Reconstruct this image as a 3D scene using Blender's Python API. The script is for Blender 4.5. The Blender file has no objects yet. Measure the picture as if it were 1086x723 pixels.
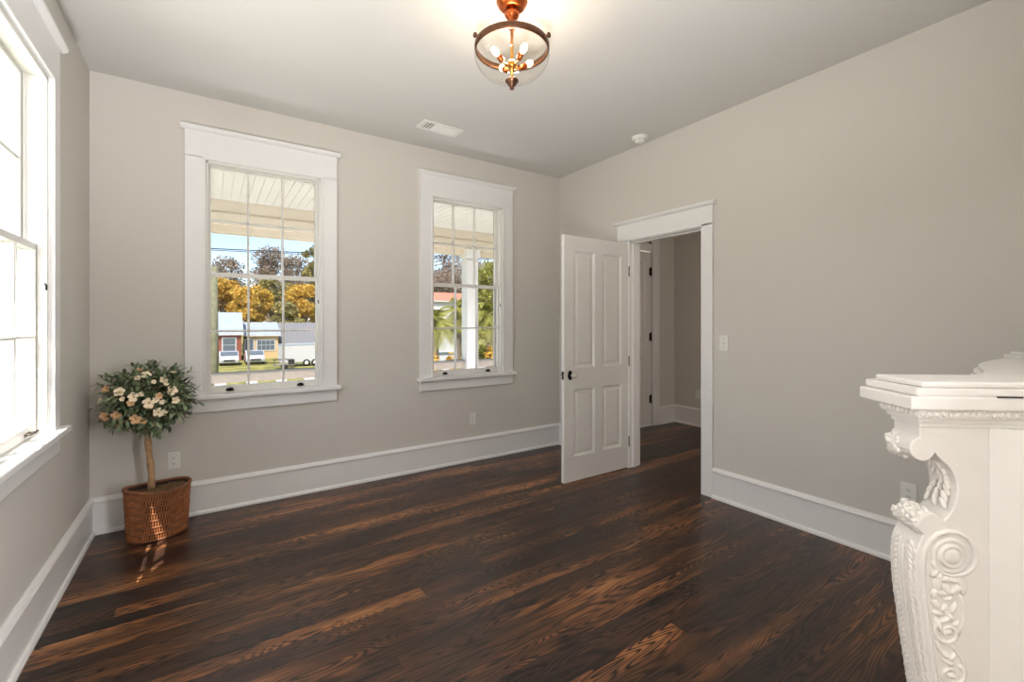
import bpy, math, random
from mathutils import Vector, Matrix, noise
random.seed(7)
R = math.radians
PI = math.pi
scene = bpy.context.scene
col = scene.collection

# ------------------------------------------------------------------ camera
FPX, CXP, HY, CH = 476.4, 543.0, 341.5, 1.40
YAW = R(33.806)
cam_d = bpy.data.cameras.new('camera')
cam_d.sensor_width = 36.0
cam_d.lens = 36.0 * FPX / 1086.0
cam_d.shift_y = -(361.5 - HY) / 1086.0
cam_d.clip_start = 0.02
cam_d.clip_end = 500
cam = bpy.data.objects.new('camera', cam_d)
cam.location = (0, 0, CH)
cam.rotation_euler = (R(90), 0, -YAW)
col.objects.link(cam)
scene.camera = cam

# ------------------------------------------------------------------ world, sun, lamps, exposure
w = bpy.data.worlds.new('sky')
scene.world = w
w.use_nodes = True
wn = w.node_tree
for n in list(wn.nodes): wn.nodes.remove(n)
sky = wn.nodes.new('ShaderNodeTexSky')
sky.sky_type = 'NISHITA'
sky.sun_disc = False
sky.sun_elevation = R(50)
sky.sun_rotation = R(207)
sky.air_density = 1.0
sky.dust_density = 0.8
sky.ozone_density = 1.2
bg = wn.nodes.new('ShaderNodeBackground')
bg.inputs['Strength'].default_value = 0.34
wo = wn.nodes.new('ShaderNodeOutputWorld')
wn.links.new(sky.outputs[0], bg.inputs['Color'])
wn.links.new(bg.outputs[0], wo.inputs['Surface'])

def lamp(name, kind, loc, direction=None, **kw):
    d = bpy.data.lights.new(name, kind)
    for k, v in kw.items(): setattr(d, k, v)
    o = bpy.data.objects.new(name, d)
    o.location = loc
    if direction is not None:
        o.rotation_euler = Vector(direction).to_track_quat('-Z', 'Y').to_euler()
    col.objects.link(o)
    return o

SUN_AZ, SUN_EL = R(30), R(58)
lamp('sun', 'SUN', (0, -5, 10), (math.sin(SUN_AZ) * math.cos(SUN_EL), math.cos(SUN_AZ) * math.cos(SUN_EL), -math.sin(SUN_EL)),
     energy=11.0, angle=R(0.5), color=(1.0, 0.93, 0.82))
# added fill lamps: outside the left window, behind the camera, in the hall
lamp('window_fill', 'AREA', (-1.95, 2.45, 1.7), (1, 0.03, 0.0), energy=66, shape='RECTANGLE', size=2.3, size_y=2.2, color=(0.92, 0.96, 1.0))  # area lamp added to strengthen the daylight from this window
lamp('side_fill', 'AREA', (2.65, -2.2, 1.7), (-1, 1.35, 0.05), energy=200, shape='RECTANGLE', size=1.1, size_y=2.0, color=(0.96, 0.97, 1.0))  # unseen area lamp added to brighten the left wall
lamp('ceiling_fill', 'SPOT', (-0.36, -0.30, 0.50), (0.40, 1.15, 2.4), energy=520, spot_size=R(110), spot_blend=1.0, shadow_soft_size=0.22, color=(0.99, 0.975, 0.97))  # spot lamp added below to brighten the ceiling
lamp('hall_fill', 'AREA', (4.45, 0.2, 2.2), (0, 1, -0.2), energy=13, shape='RECTANGLE', size=1.2, size_y=1.2, color=(1.0, 0.86, 0.74))  # unseen area lamp added to brighten the hall walls
# fill lamp added at deck level to brighten the porch ceiling and columns
lamp('porch_fill', 'AREA', (1.6, 5.2, 0.0), (0, 0.42, 1), energy=215, shape='RECTANGLE', size=7.0, size_y=1.0, color=(1.0, 0.955, 0.95))

vs = scene.view_settings
vs.view_transform = 'Standard'
vs.look = 'None'
vs.exposure = 0.50
vs.gamma = 1.0
vs.use_curve_mapping = False
scene.cycles.max_bounces = 10
scene.cycles.diffuse_bounces = 6
scene.cycles.transparent_max_bounces = 16
scene.cycles.caustics_reflective = False
scene.cycles.caustics_refractive = False
scene.cycles.sample_clamp_indirect = 6

# ------------------------------------------------------------------ helpers
def at(px, py, Y):
    """point of the plane y=Y seen at photo pixel (px,py)"""
    k = (px - CXP) / FPX
    dx = math.sin(YAW) + math.cos(YAW) * k
    dy = math.cos(YAW) - math.sin(YAW) * k
    t = Y / dy
    return Vector((dx * t, Y, CH + (HY - py) / FPX * t))

class MB:
    def __init__(self): self.v = []; self.f = []; self.s = []
    def add(self, vs_, fs_, smooth=False):
        b = len(self.v)
        self.v += [tuple(p) for p in vs_]
        for f in fs_:
            self.f.append([i + b for i in f]); self.s.append(smooth)
        return self
    def box(self, x0, x1, y0, y1, z0, z1):
        if x1 < x0: x0, x1 = x1, x0
        if y1 < y0: y0, y1 = y1, y0
        if z1 < z0: z0, z1 = z1, z0
        v = [(x0,y0,z0),(x1,y0,z0),(x1,y1,z0),(x0,y1,z0),(x0,y0,z1),(x1,y0,z1),(x1,y1,z1),(x0,y1,z1)]
        return self.add(v, [(0,3,2,1),(4,5,6,7),(0,1,5,4),(1,2,6,5),(2,3,7,6),(3,0,4,7)])
    def prism(self, poly, ext, smooth=False):
        """poly: ordered 3D points, ext: extrusion vector"""
        n = len(poly); e = Vector(ext)
        P = [Vector(p) for p in poly]
        nrm = Vector((0, 0, 0))
        for i in range(n): nrm += (P[i] - P[0]).cross(P[(i + 1) % n] - P[0])
        if nrm.dot(e) > 0: P = P[::-1]
        v = P + [p + e for p in P]
        f = [list(range(n)), [2 * n - 1 - i for i in range(n)]]
        b = len(self.v)
        self.v += [tuple(p) for p in v]
        for q in f: self.f.append([i + b for i in q]); self.s.append(False)
        for i in range(n):
            j = (i + 1) % n
            self.f.append([b + j, b + i, b + i + n, b + j + n]); self.s.append(smooth)
        return self
    def tube(self, pts, r, n=10, closed=False, cap=True, flat=1.0, up=None):
        pts = [Vector(p) for p in pts]; m = len(pts)
        rs = r if isinstance(r, (list, tuple)) else [r] * m
        rings = []
        ref = Vector(up) if up is not None else None
        prev = None
        for i, p in enumerate(pts):
            if closed: t = pts[(i + 1) % m] - pts[i - 1]
            else: t = pts[min(i + 1, m - 1)] - pts[max(i - 1, 0)]
            if t.length < 1e-9: t = Vector((0, 0, 1))
            t.normalize()
            if ref is not None: a = t.cross(ref)
            elif prev is not None: a = prev - t * prev.dot(t)
            else: a = t.cross(Vector((0, 0, 1)) if abs(t.z) < .9 else Vector((1, 0, 0)))
            if a.length < 1e-6: a = t.orthogonal()
            a.normalize(); b_ = t.cross(a).normalized(); prev = a
            rings.append([p + (a * math.cos(2*PI*k/n) + b_ * math.sin(2*PI*k/n) * flat) * rs[i] for k in range(n)])
        v = [q for rg in rings for q in rg]; f = []
        mm = m if closed else m - 1
        for i in range(mm):
            j = (i + 1) % m
            for k in range(n):
                l = (k + 1) % n
                f.append((i*n+k, i*n+l, j*n+l, j*n+k))
        self.add(v, f, True)
        if cap and not closed:
            b = len(self.v) - len(v)
            self.f.append([b + k for k in range(n)][::-1]); self.s.append(False)
            self.f.append([b + (m-1)*n + k for k in range(n)]); self.s.append(False)
        return self
    def lathe(self, prof, c=(0,0,0), n=32, axis='Z', M=None, closed=False):
        """prof: (r, h) list revolved about axis through c"""
        c = Vector(c); v = []
        for r_, h in prof:
            for k in range(n):
                a = 2*PI*k/n
                p = Vector((r_*math.cos(a), r_*math.sin(a), h))
                if axis == 'X': p = Vector((p.z, p.x, p.y))
                if axis == 'Y': p = Vector((p.y, p.z, p.x))
                if M is not None: p = M @ p
                v.append(p + c)
        f = []; m = len(prof)
        for i in range(m if closed else m - 1):
            j = (i + 1) % m
            for k in range(n):
                l = (k + 1) % n
                f.append((i*n+k, i*n+l, j*n+l, j*n+k))
        self.add(v, f, True)
        return self
    def ball(self, c, r, M=None, n=10, m=7):
        c = Vector(c)
        rx, ry, rz = r if isinstance(r, (tuple, list)) else (r, r, r)
        v = []; 
        for i in range(m + 1):
            ph = PI * i / m
            for k in range(n):
                a = 2*PI*k/n
                p = Vector((rx*math.sin(ph)*math.cos(a), ry*math.sin(ph)*math.sin(a), rz*math.cos(ph)))
                if M is not None: p = M @ p
                v.append(p + c)
        f = []
        for i in range(m):
            for k in range(n):
                l = (k + 1) % n
                f.append((i*n+k, (i+1)*n+k, (i+1)*n+l, i*n+l))
        return self.add(v, f, True)
    def build(self, name, mat, parent=None, bevel=0, seg=2, loc=None, weld=False):
        me = bpy.data.meshes.new(name)
        me.from_pydata(self.v, [], self.f)
        me.validate()
        if len(me.polygons) == len(self.s):
            me.polygons.foreach_set('use_smooth', self.s)
        me.materials.append(mat)
        o = bpy.data.objects.new(name, me)
        col.objects.link(o)
        if parent is not None: o.parent = parent
        if loc is not None: o.location = loc
        if weld:
            wm = o.modifiers.new('weld', 'WELD'); wm.merge_threshold = 1e-5
        if bevel:
            b = o.modifiers.new('bevel', 'BEVEL'); b.width = bevel; b.segments = seg
            b.limit_method = 'ANGLE'; b.angle_limit = R(40)
        return o

def box(name, mat, a, parent=None, bevel=0): return MB().box(*a).build(name, mat, parent, bevel)
def tag(o, label=None, cat=None, group=None, kind=None):
    if label: o['label'] = label
    if cat: o['category'] = cat
    if group: o['group'] = group
    if kind: o['kind'] = kind
    return o
def empty(name, loc=(0,0,0), rz=0, label=None, cat=None, group=None, kind=None):
    o = bpy.data.objects.new(name, None)
    o.empty_display_size = 0.1
    o.location = loc; o.rotation_euler = (0, 0, rz)
    col.objects.link(o)
    return tag(o, label, cat, group, kind)
def struct(o, label=None, cat=None): return tag(o, label, cat, kind='structure')
def copy_tree(o, parent=None):
    c = o.copy(); col.objects.link(c)
    if parent is not None: c.parent = parent
    for ch in list(o.children): copy_tree(ch, c)
    return c

# ------------------------------------------------------------------ materials
def lin(c):
    return tuple(((x/255)/12.92 if x/255 <= .04045 else (((x/255)+.055)/1.055)**2.4) for x in c) + (1,)
class NT:
    def __init__(self, name):
        self.m = bpy.data.materials.new(name); self.m.use_nodes = True
        self.t = self.m.node_tree
        self.b = self.t.nodes['Principled BSDF']; self.out = self.t.nodes['Material Output']
    def n(self, typ, **kw):
        x = self.t.nodes.new(typ)
        for k, v in kw.items():
            if k.startswith('i_'):
                k2 = k[2:]; k2 = int(k2) if k2.isdigit() else k2.replace('_', ' ')
                x.inputs[k2].default_value = v
            else: setattr(x, k, v)
        return x
    def l(self, a, b): self.t.links.new(a, b)
    def math(self, op, a, b=None, c=None):
        x = self.t.nodes.new('ShaderNodeMath'); x.operation = op
        for i, q in enumerate((a, b, c)):
            if q is None: continue
            if isinstance(q, (int, float)): x.inputs[i].default_value = q
            else: self.l(q, x.inputs[i])
        return x.outputs[0]
    def ramp(self, fac, stops):
        x = self.t.nodes.new('ShaderNodeValToRGB'); cr = x.color_ramp
        while len(cr.elements) > 1: cr.elements.remove(cr.elements[-1])
        cr.elements[0].position = stops[0][0]; cr.elements[0].color = stops[0][1]
        for p, c in stops[1:]:
            e = cr.elements.new(p); e.color = c
        self.l(fac, x.inputs[0]); return x.outputs[0]
    def bump(self, h, strength=.2, dist=.01):
        x = self.n('ShaderNodeBump'); x.inputs['Strength'].default_value = strength; x.inputs['Distance'].default_value = dist
        self.l(h, x.inputs['Height']); self.l(x.outputs[0], self.b.inputs['Normal'])

def paint(name, rgb, rough=.5, noise_scale=40, bump=.05, var=.02, spec=.5, metal=0, coat=0):
    t = NT(name)
    tc = t.n('ShaderNodeTexCoord'); ns = t.n('ShaderNodeTexNoise', i_Scale=noise_scale, i_Detail=4.0)
    t.l(tc.outputs['Object'], ns.inputs['Vector'])
    c = lin(rgb)
    lo = tuple(x*(1-var) for x in c[:3]) + (1,); hi = tuple(min(1, x*(1+var)) for x in c[:3]) + (1,)
    t.l(t.ramp(ns.outputs['Fac'], [(.3, lo), (.7, hi)]), t.b.inputs['Base Color'])
    t.b.inputs['Roughness'].default_value = rough
    t.b.inputs['Metallic'].default_value = metal
    t.b.inputs['Specular IOR Level'].default_value = spec
    t.b.inputs['Coat Weight'].default_value = coat
    if bump: t.bump(ns.outputs['Fac'], bump, .002)
    return t.m

M_WALL = paint('greige_wall_paint', (205, 201, 194), .75, 120, .04, .01, spec=.25)
M_CEIL = paint('ceiling_paint', (206, 204, 200), .85, 120, .03, .008, spec=.2)
M_TRIM = paint('white_trim_paint', (228, 227, 226), .32, 25, .03, .01)
M_DOOR = paint('door_paint', (224, 222, 218), .34, 30, .03, .01)
M_SASH = paint('sash_paint', (224, 222, 217), .35, 30, .03, .01)
M_MANT = paint('mantel_paint', (224, 222, 218), .38, 18, .06, .02)
M_MANTC = paint('mantel_carving_paint', (226, 223, 218), .42, 60, .15, .03)
M_BLACK = paint('blackened_iron', (22, 20, 19), .38, 60, .05, .1, metal=.6)
M_HINGE = paint('satin_nickel', (120, 112, 104), .35, 60, .03, .05, metal=.9)
M_COPPER = paint('antique_copper', (176, 92, 48), .3, 45, .05, .25, metal=.95)
M_BRONZE = paint('dark_bronze', (104, 72, 54), .38, 45, .05, .15, metal=.85)
M_BRASS = paint('aged_brass', (190, 140, 70), .3, 45, .03, .1, metal=.95)
M_PLAST = paint('white_plastic', (226, 225, 220), .35, 60, .0, .005)
M_SLOT = paint('dark_slot', (52, 48, 46), .6, 60, .0, .02)
M_DUCT = paint('duct_grey', (120, 112, 100), .6, 60, .0, .05)

def glass_mat(name, tint=(1,1,1,1), boost=0.0, rough=0.0, k=1.0):
    t = NT(name)
    for n_ in (t.b,): t.t.nodes.remove(n_)
    tr = t.n('ShaderNodeBsdfTransparent'); tr.inputs['Color'].default_value = tint
    gl = t.n('ShaderNodeBsdfGlossy'); gl.inputs['Roughness'].default_value = rough
    lw = t.n('ShaderNodeLayerWeight', i_Blend=.5)
    fr = t.math('ADD', .035, t.math('MULTIPLY', t.math('POWER', lw.outputs['Facing'], 5.0), .9))
    f = t.math('ADD', t.math('MULTIPLY', fr, k), boost)
    mx = t.n('ShaderNodeMixShader')
    t.l(f, mx.inputs[0]); t.l(tr.outputs[0], mx.inputs[1]); t.l(gl.outputs[0], mx.inputs[2])
    t.l(mx.outputs[0], t.out.inputs['Surface'])
    return t.m
M_GLASS = glass_mat('window_glass', (.985,.99,.99,1), k=.6)
M_GLASST = glass_mat('dimming_window_glass', (.71,.71,.72,1), k=.6)  # neutral tint added to dim the outdoor view
M_BOWL = glass_mat('clear_bowl_glass', (.975,.965,.95,1), .03, .03, .6)

def emis(name, rgb, s):
    t = NT(name); t.t.nodes.remove(t.b)
    e = t.n('ShaderNodeEmission'); e.inputs['Color'].default_value = rgb + (1,); e.inputs['Strength'].default_value = s
    t.l(e.outputs[0], t.out.inputs['Surface']); return t.m
M_BULB = emis('lit_filament_glass', (1.0, .72, .34), 9.0)

def floor_mat():
    t = NT('dark_stained_heart_pine')
    tc = t.n('ShaderNodeTexCoord'); sp = t.n('ShaderNodeSeparateXYZ'); t.l(tc.outputs['Object'], sp.inputs[0])
    X, Y = sp.outputs[0], sp.outputs[1]
    W = .083
    row = t.math('FLOOR', t.math('DIVIDE', Y, W))
    fy = t.math('FRACT', t.math('DIVIDE', Y, W))
    wn1 = t.n('ShaderNodeTexWhiteNoise', noise_dimensions='1D'); t.l(row, wn1.inputs['W'])
    xs = t.math('ADD', X, t.math('MULTIPLY', wn1.outputs['Value'], 9.7))
    seg = t.math('FLOOR', t.math('DIVIDE', xs, 3.7)); fx = t.math('FRACT', t.math('DIVIDE', xs, 3.7))
    cb = t.n('ShaderNodeCombineXYZ'); t.l(row, cb.inputs[0]); t.l(seg, cb.inputs[1])
    wn2 = t.n('ShaderNodeTexWhiteNoise', noise_dimensions='3D'); t.l(cb.outputs[0], wn2.inputs['Vector'])
    rnd = wn2.outputs['Value']
    # grain: contour lines of a stretched noise field, different on every board
    gv = t.n('ShaderNodeCombineXYZ')
    t.l(t.math('MULTIPLY', X, .9), gv.inputs[0]); t.l(t.math('MULTIPLY', Y, 8.5), gv.inputs[1]); t.l(t.math('MULTIPLY', rnd, 37.0), gv.inputs[2])
    n1 = t.n('ShaderNodeTexNoise', i_Scale=1.35, i_Detail=1.4, i_Roughness=.42); t.l(gv.outputs[0], n1.inputs['Vector'])
    wn3 = t.n('ShaderNodeTexWhiteNoise', noise_dimensions='4D', i_W=5.0); t.l(cb.outputs[0], wn3.inputs['Vector'])
    freq = t.math('ADD', 11.0, t.math('MULTIPLY', wn3.outputs['Value'], 24.0))
    ph = t.math('MULTIPLY', n1.outputs['Fac'], freq)
    fv = t.n('ShaderNodeCombineXYZ'); t.l(t.math('MULTIPLY', X, 6.0), fv.inputs[0]); t.l(t.math('MULTIPLY', Y, 150.0), fv.inputs[1]); t.l(rnd, fv.inputs[2])
    nf = t.n('ShaderNodeTexNoise', i_Scale=1.0, i_Detail=5.0, i_Roughness=.62); t.l(fv.outputs[0], nf.inputs['Vector'])
    ring = t.math('FRACT', t.math('ADD', ph, t.math('MULTIPLY', nf.outputs['Fac'], .45)))
    # asymmetric ring: slow lightening, quick dark latewood band
    late = t.ramp(ring, [(0.0, (0,0,0,1)), (.10, (.75,.75,.75,1)), (.35, (1,1,1,1)), (.58, (.85,.85,.85,1)), (.74, (.2,.2,.2,1)), (.86, (0,0,0,1)), (1.0, (0,0,0,1))])
    # strength of the figure: varies from board to board
    fig = t.ramp(wn3.outputs['Value'], [(.10, (.6,.6,.6,1)), (.5, (1,1,1,1))])
    # stain tone: broad patches + board tone
    bv = t.n('ShaderNodeCombineXYZ'); t.l(t.math('MULTIPLY', X, .85), bv.inputs[0]); t.l(t.math('MULTIPLY', Y, 6.5), bv.inputs[1]); t.l(t.math('MULTIPLY', rnd, 1.2), bv.inputs[2])
    n2 = t.n('ShaderNodeTexNoise', i_Scale=1.0, i_Detail=5.0, i_Roughness=.62); t.l(bv.outputs[0], n2.inputs['Vector'])
    tone = t.math('ADD', t.math('MULTIPLY', n2.outputs['Fac'], 1.12), t.math('MULTIPLY', t.math('SUBTRACT', rnd, .5), .20))
    light = t.ramp(tone, [(.26, lin((44,34,31))), (.46, lin((68,49,40))), (.59, lin((98,66,46))), (.70, lin((150,98,60))), (.86, lin((200,142,90)))])
    dark = t.ramp(tone, [(.25, lin((20,17,17))), (.6, lin((29,22,21))), (.9, lin((50,35,28)))])
    mixf = t.math('ADD', t.math('MULTIPLY', late, fig), t.math('MULTIPLY', t.math('SUBTRACT', 1.0, fig), .42))
    mixf = t.math('MULTIPLY', mixf, t.math('ADD', .72, t.math('MULTIPLY', nf.outputs['Fac'], .5)))
    mx = t.n('ShaderNodeMix', data_type='RGBA'); t.l(mixf, mx.inputs[0]); t.l(dark, mx.inputs[6]); t.l(light, mx.inputs[7])
    # joints
    e1 = t.math('LESS_THAN', t.math('MINIMUM', fy, t.math('SUBTRACT', 1.0, fy)), .012)
    e2 = t.math('LESS_THAN', t.math('MINIMUM', fx, t.math('SUBTRACT', 1.0, fx)), .0005)
    jt = t.math('MAXIMUM', e1, e2)
    mj = t.n('ShaderNodeMix', data_type='RGBA'); t.l(t.math('MULTIPLY', jt, .75), mj.inputs[0]); t.l(mx.outputs[2], mj.inputs[6]); mj.inputs[7].default_value = lin((16,11,10))
    t.l(mj.outputs[2], t.b.inputs['Base Color'])
    rg = t.math('ADD', .24, t.math('MULTIPLY', nf.outputs['Fac'], .16)); t.l(rg, t.b.inputs['Roughness'])
    t.b.inputs['Specular IOR Level'].default_value = .42
    h = t.math('SUBTRACT', t.math('MULTIPLY', mixf, .25), t.math('MULTIPLY', jt, 1.0))
    t.bump(h, .25, .0012)
    return t.m
M_FLOOR = floor_mat()

# ------------------------------------------------------------------ room dimensions
XL, XR, YB, YF, ZC = -0.665, 3.335, 4.0, -3.75, 3.055
TW = 0.15
HX = 5.44            # far side of the hall
OPW = (0.865, 2.605) # window opening sill / head

def wall_y(name, x0, x1, y0, y1, z0, z1, holes, mat=M_WALL, label=None):
    """wall lying along X, holes = [(x0,x1,z0,z1)] """
    m = MB(); cur = x0
    for hx0, hx1, hz0, hz1 in sorted(holes):
        m.box(cur, hx0, y0, y1, z0, z1)
        if hz0 > z0: m.box(hx0, hx1, y0, y1, z0, hz0)
        if hz1 < z1: m.box(hx0, hx1, y0, y1, hz1, z1)
        cur = hx1
    m.box(cur, x1, y0, y1, z0, z1)
    return struct(m.build(name, mat), label)
def wall_x(name, x0, x1, y0, y1, z0, z1, holes, mat=M_WALL, label=None):
    m = MB(); cur = y0
    for hy0, hy1, hz0, hz1 in sorted(holes):
        m.box(x0, x1, cur, hy0, z0, z1)
        if hz0 > z0: m.box(x0, x1, hy0, hy1, z0, hz0)
        if hz1 < z1: m.box(x0, x1, hy0, hy1, hz1, z1)
        cur = hy1
    m.box(x0, x1, cur, y1, z0, z1)
    return struct(m.build(name, mat), label)

W1C, W2C, W3C = 0.363, 2.152, 2.680   # window centres
HWD = 0.41
struct(MB().box(XL - TW, HX + TW, YF - .1, YB + TW, -0.12, 0).build('floor', M_FLOOR), 'dark stained plank floor')
struct(MB().box(XL - TW, HX + TW, YF - .1, YB + TW, ZC, ZC + .12).build('ceiling', M_CEIL), 'flat painted ceiling')
wall_y('wall_back', XL - TW, HX + TW, YB, YB + TW, 0, ZC,
       [(W1C-HWD, W1C+HWD, *OPW), (W2C-HWD, W2C+HWD, *OPW), (4.02, 4.97, 0, 2.80)], label='greige wall with two windows')
wall_x('wall_left', XL - TW, XL, YF, YB, 0, ZC, [(W3C-HWD, W3C+HWD, *OPW)], label='greige wall with one window')
wall_x('wall_right', XR, XR + .14, YF, YB, 0, ZC, [(2.17, 2.975, 0, 2.195)], label='greige wall with the doorway')
wall_y('wall_front', XL - TW, HX + TW, YF - .1, YF, 0, ZC, [], label='greige wall of the adjoining room')
wall_x('wall_hall', HX, HX + TW, YF, YB, 0, ZC, [], label='greige wall at the far side of the hall')
# chimney breast behind the mantel
struct(MB().box(1.62, XR, -0.60, -0.02, 0, ZC).build('wall_chimney', M_WALL), 'greige chimney breast')

# ------------------------------------------------------------------ baseboards
def base_profile(m, p0, p1, nx, ny):
    """extrude baseboard profile from p0 to p1 (2D); n = direction into the room"""
    p0 = Vector((p0[0], p0[1], 0)); p1 = Vector((p1[0], p1[1], 0)); n = Vector((nx, ny, 0))
    prof = [(0, .001), (.034, .001), (.034, .012), (.028, .024), (.018, .028), (.018, .205), (.026, .209), (.028, .217), (.022, .229), (.010, .236), (.004, .242), (0, .242)]
    m.prism([p0 + n*a + Vector((0,0,b)) for a, b in prof], p1 - p0)
    return m
def baseboard(name, runs, label):
    m = MB()
    for r_ in runs: base_profile(m, *r_)
    return struct(m.build(name, M_TRIM), label)
baseboard('baseboard_back', [((XL, YB), (XR, YB), 0, -1)], 'tall white baseboard under the two windows')
baseboard('baseboard_left', [((XL, YF), (XL, YB), 1, 0)], 'tall white baseboard under the left window')
baseboard('baseboard_right', [((XR, YF), (XR, 2.084), -1, 0), ((XR, 3.09), (XR, YB), -1, 0)], 'tall white baseboard beside the doorway')
baseboard('baseboard_hall', [((5.09, YB), (HX, YB), 0, -1), ((HX, YF), (HX, YB), -1, 0), ((XR+.14, YF), (XR+.14, 2.07), 1, 0), ((XR+.14, 3.09), (XR+.14, YB), 1, 0), ((XR+.14, YB), (3.9, YB), 0, -1)], 'tall white baseboard in the hall')

# ------------------------------------------------------------------ windows (local frame: x along wall, y outwards, z up)
def make_window(name, loc, rz, label, lift_style='cup', pane=None):
    e = empty(name, loc, rz, label, 'window', kind='structure')
    Z0, Z1 = OPW; h = HWD; y0 = -0.022
    # casing
    c = MB()
    c.box(-h-.112, -h+.006, y0, 0, Z0, Z1+.002); c.box(h-.006, h+.112, y0, 0, Z0, Z1+.002)
    c.box(-h-.112, h+.112, y0, 0, Z1-.006, 2.792)
    c.build('window_casing', M_TRIM, e, .0025)
    b = MB()   # inner bead
    b.box(-h+.000, -h+.014, y0-.007, y0+.004, Z0, Z1-.012); b.box(h-.014, h-.000, y0-.007, y0+.004, Z0, Z1-.012)
    b.box(-h+.000, h-.000, y0-.007, y0+.004, Z1-.014, Z1)
    b.build('casing_bead', M_TRIM, e, .002)
    cp = MB()
    cp.prism([(-h-.14, 0, 2.790), (-h-.14, -.030, 2.790), (-h-.14, -.044, 2.800), (-h-.14, -.050, 2.808), (-h-.14, -.050, 2.824), (-h-.14, 0, 2.830)], (2*h+.28, 0, 0))
    cp.build('head_cap', M_TRIM, e, .002)
    s = MB(); s.box(-h-.14, h+.14, -.062, .0, .835, .866); s.box(-h, h, 0, .10, .835, .866)
    s.build('window_sill', M_TRIM, e, .006, 3)
    a = MB(); a.box(-h-.112, h+.112, -.022, 0, .740, .836); a.build('apron', M_TRIM, e, .003)
    # jamb lining with stops
    j = MB()
    for sx in (-1, 1):
        j.box(sx*h, sx*(h-.016), -.004, .15, Z0, Z1)
        j.box(sx*(h-.016), sx*(h-.03), -.004, .030, Z0, Z1-.016)
        j.box(sx*(h-.016), sx*(h-.026), .070, .080, Z0, Z1-.016)
        j.box(sx*(h-.016), sx*(h-.03), .122, .15, Z0, Z1-.016)
    j.box(-h, h, -.004, .15, Z1-.016, Z1)
    j.box(-h, h, -.004, .030, Z1-.030, Z1-.016)
    j.build('jamb', M_SASH, e, .0015)
    def sash(nm, ys, z0, z1, bot, top):
        g = h - .017; st = .029
        m = MB()
        m.box(-g, -g+st, ys, ys+.036, z0, z1); m.box(g-st, g, ys, ys+.036, z0, z1)
        m.box(-g+st, g-st, ys, ys+.036, z0, z0+bot); m.box(-g+st, g-st, ys, ys+.036, z1-top, z1)
        x0, x1, a0, a1 = -g+st, g-st, z0+bot, z1-top
        # muntins with a stepped profile
        for i in (1, 2):
            xm = x0 + (x1-x0)*i/3
            m.box(xm-.0075, xm+.0075, ys+.006, ys+.034, a0, a1)
            m.box(xm-.0035, xm+.0035, ys+.001, ys+.006, a0, a1)
        zm = (a0+a1)/2
        m.box(x0, x1, ys+.006, ys+.034, zm-.0075, zm+.0075); m.box(x0, x1, ys+.001, ys+.006, zm-.0035, zm+.0035)
        o = m.build(nm, M_SASH, e, .0012, 1)
        gl = MB().box(x0, x1, ys+.019, ys+.022, a0, a1).build('glass', pane or M_GLASST, o)
        return o
    lo = sash('lower_sash', .032, Z0+.002, 1.775, .052, .030)
    up = sash('upper_sash', .082, 1.745, Z1-.014, .030, .019)
    # sash lifts on the lower rail
    for sx in (-.245, .245):
        l = MB()
        if lift_style == 'cup':
            l.box(sx-.028, sx+.028, .027, .032, .879, .885)
            l.ball((sx, .028, .890), (.026, .015, .014), n=14, m=8)
        else:
            pts = [(sx-.028, .030, .888), (sx-.030, .012, .893), (sx-.018, .000, .900), (sx, -.004, .903), (sx+.018, .000, .900), (sx+.030, .012, .893), (sx+.028, .030, .888)]
            l.tube(pts, .005, 8); l.box(sx-.036, sx+.036, .028, .032, .880, .896)
        l.build('sash_lift', M_BLACK if lift_style == 'cup' else M_HINGE, lo, .001)
    # small catch on the right-hand stop
    k = MB(); k.box(h-.028, h-.017, .006, .028, 1.545, 1.60); k.tube([(h-.024, .006, 1.59), (h-.036, -.004, 1.575), (h-.030, -.002, 1.555)], .004, 8)
    k.build('sash_catch', M_BLACK, e)
    k = MB(); k.box(-h+.017, -h+.024, .008, .024, 1.72, 1.78); k.build('sash_catch', M_BLACK, e, .001)
    return e
make_window('window_1', (W1C, YB, 0), 0, 'tall white sash window above the potted tree, view of houses')
make_window('window_2', (W2C, YB, 0.008), 0, 'narrower-looking sash window between the wide window and the open door')
make_window('window_3', (XL, W3C, 0), R(90), 'tall sash window on the left wall', 'loop', M_GLASS)

# ------------------------------------------------------------------ room doorway trim + door leaf
t = MB()
xo = XR - .022
t.box(xo, XR, 2.084, 2.184, 0, 2.195); t.box(xo, XR, 2.966, 3.09, 0, 2.19)
t.box(xo, XR, 2.084, 3.09, 2.180, 2.338)
t.box(XR+.14, XR+.162, 2.084, 2.184, 0, 2.195); t.box(XR+.14, XR+.162, 2.961, 3.07, 0, 2.195); t.box(XR+.14, XR+.162, 2.084, 3.07, 2.18, 2.338)
tr = struct(t.build('trim_1', M_TRIM, None, .003), 'flat white casing around the doorway', 'door casing')
c = MB(); c.prism([(XR, 2.056, 2.337), (XR-.030, 2.056, 2.337), (XR-.046, 2.056, 2.348), (XR-.050, 2.056, 2.356), (XR-.050, 2.056, 2.368), (XR, 2.056, 2.374)], (0, 1.064, 0))
c.build('head_cap', M_TRIM, tr, .002)
j = MB()
j.box(XR-.004, XR+.145, 2.168, 2.190, 0, 2.195); j.box(XR-.004, XR+.145, 2.957, 2.977, 0, 2.195); j.box(XR-.004, XR+.145, 2.17, 2.977, 2.172, 2.197)
j.box(XR+.045, XR+.085, 2.190, 2.202, 0, 2.172); j.box(XR+.045, XR+.085, 2.945, 2.957, 0, 2.172); j.box(XR+.045, XR+.085, 2.19, 2.957, 2.160, 2.172)
j.build('door_jamb', M_TRIM, tr, .0015)

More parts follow.
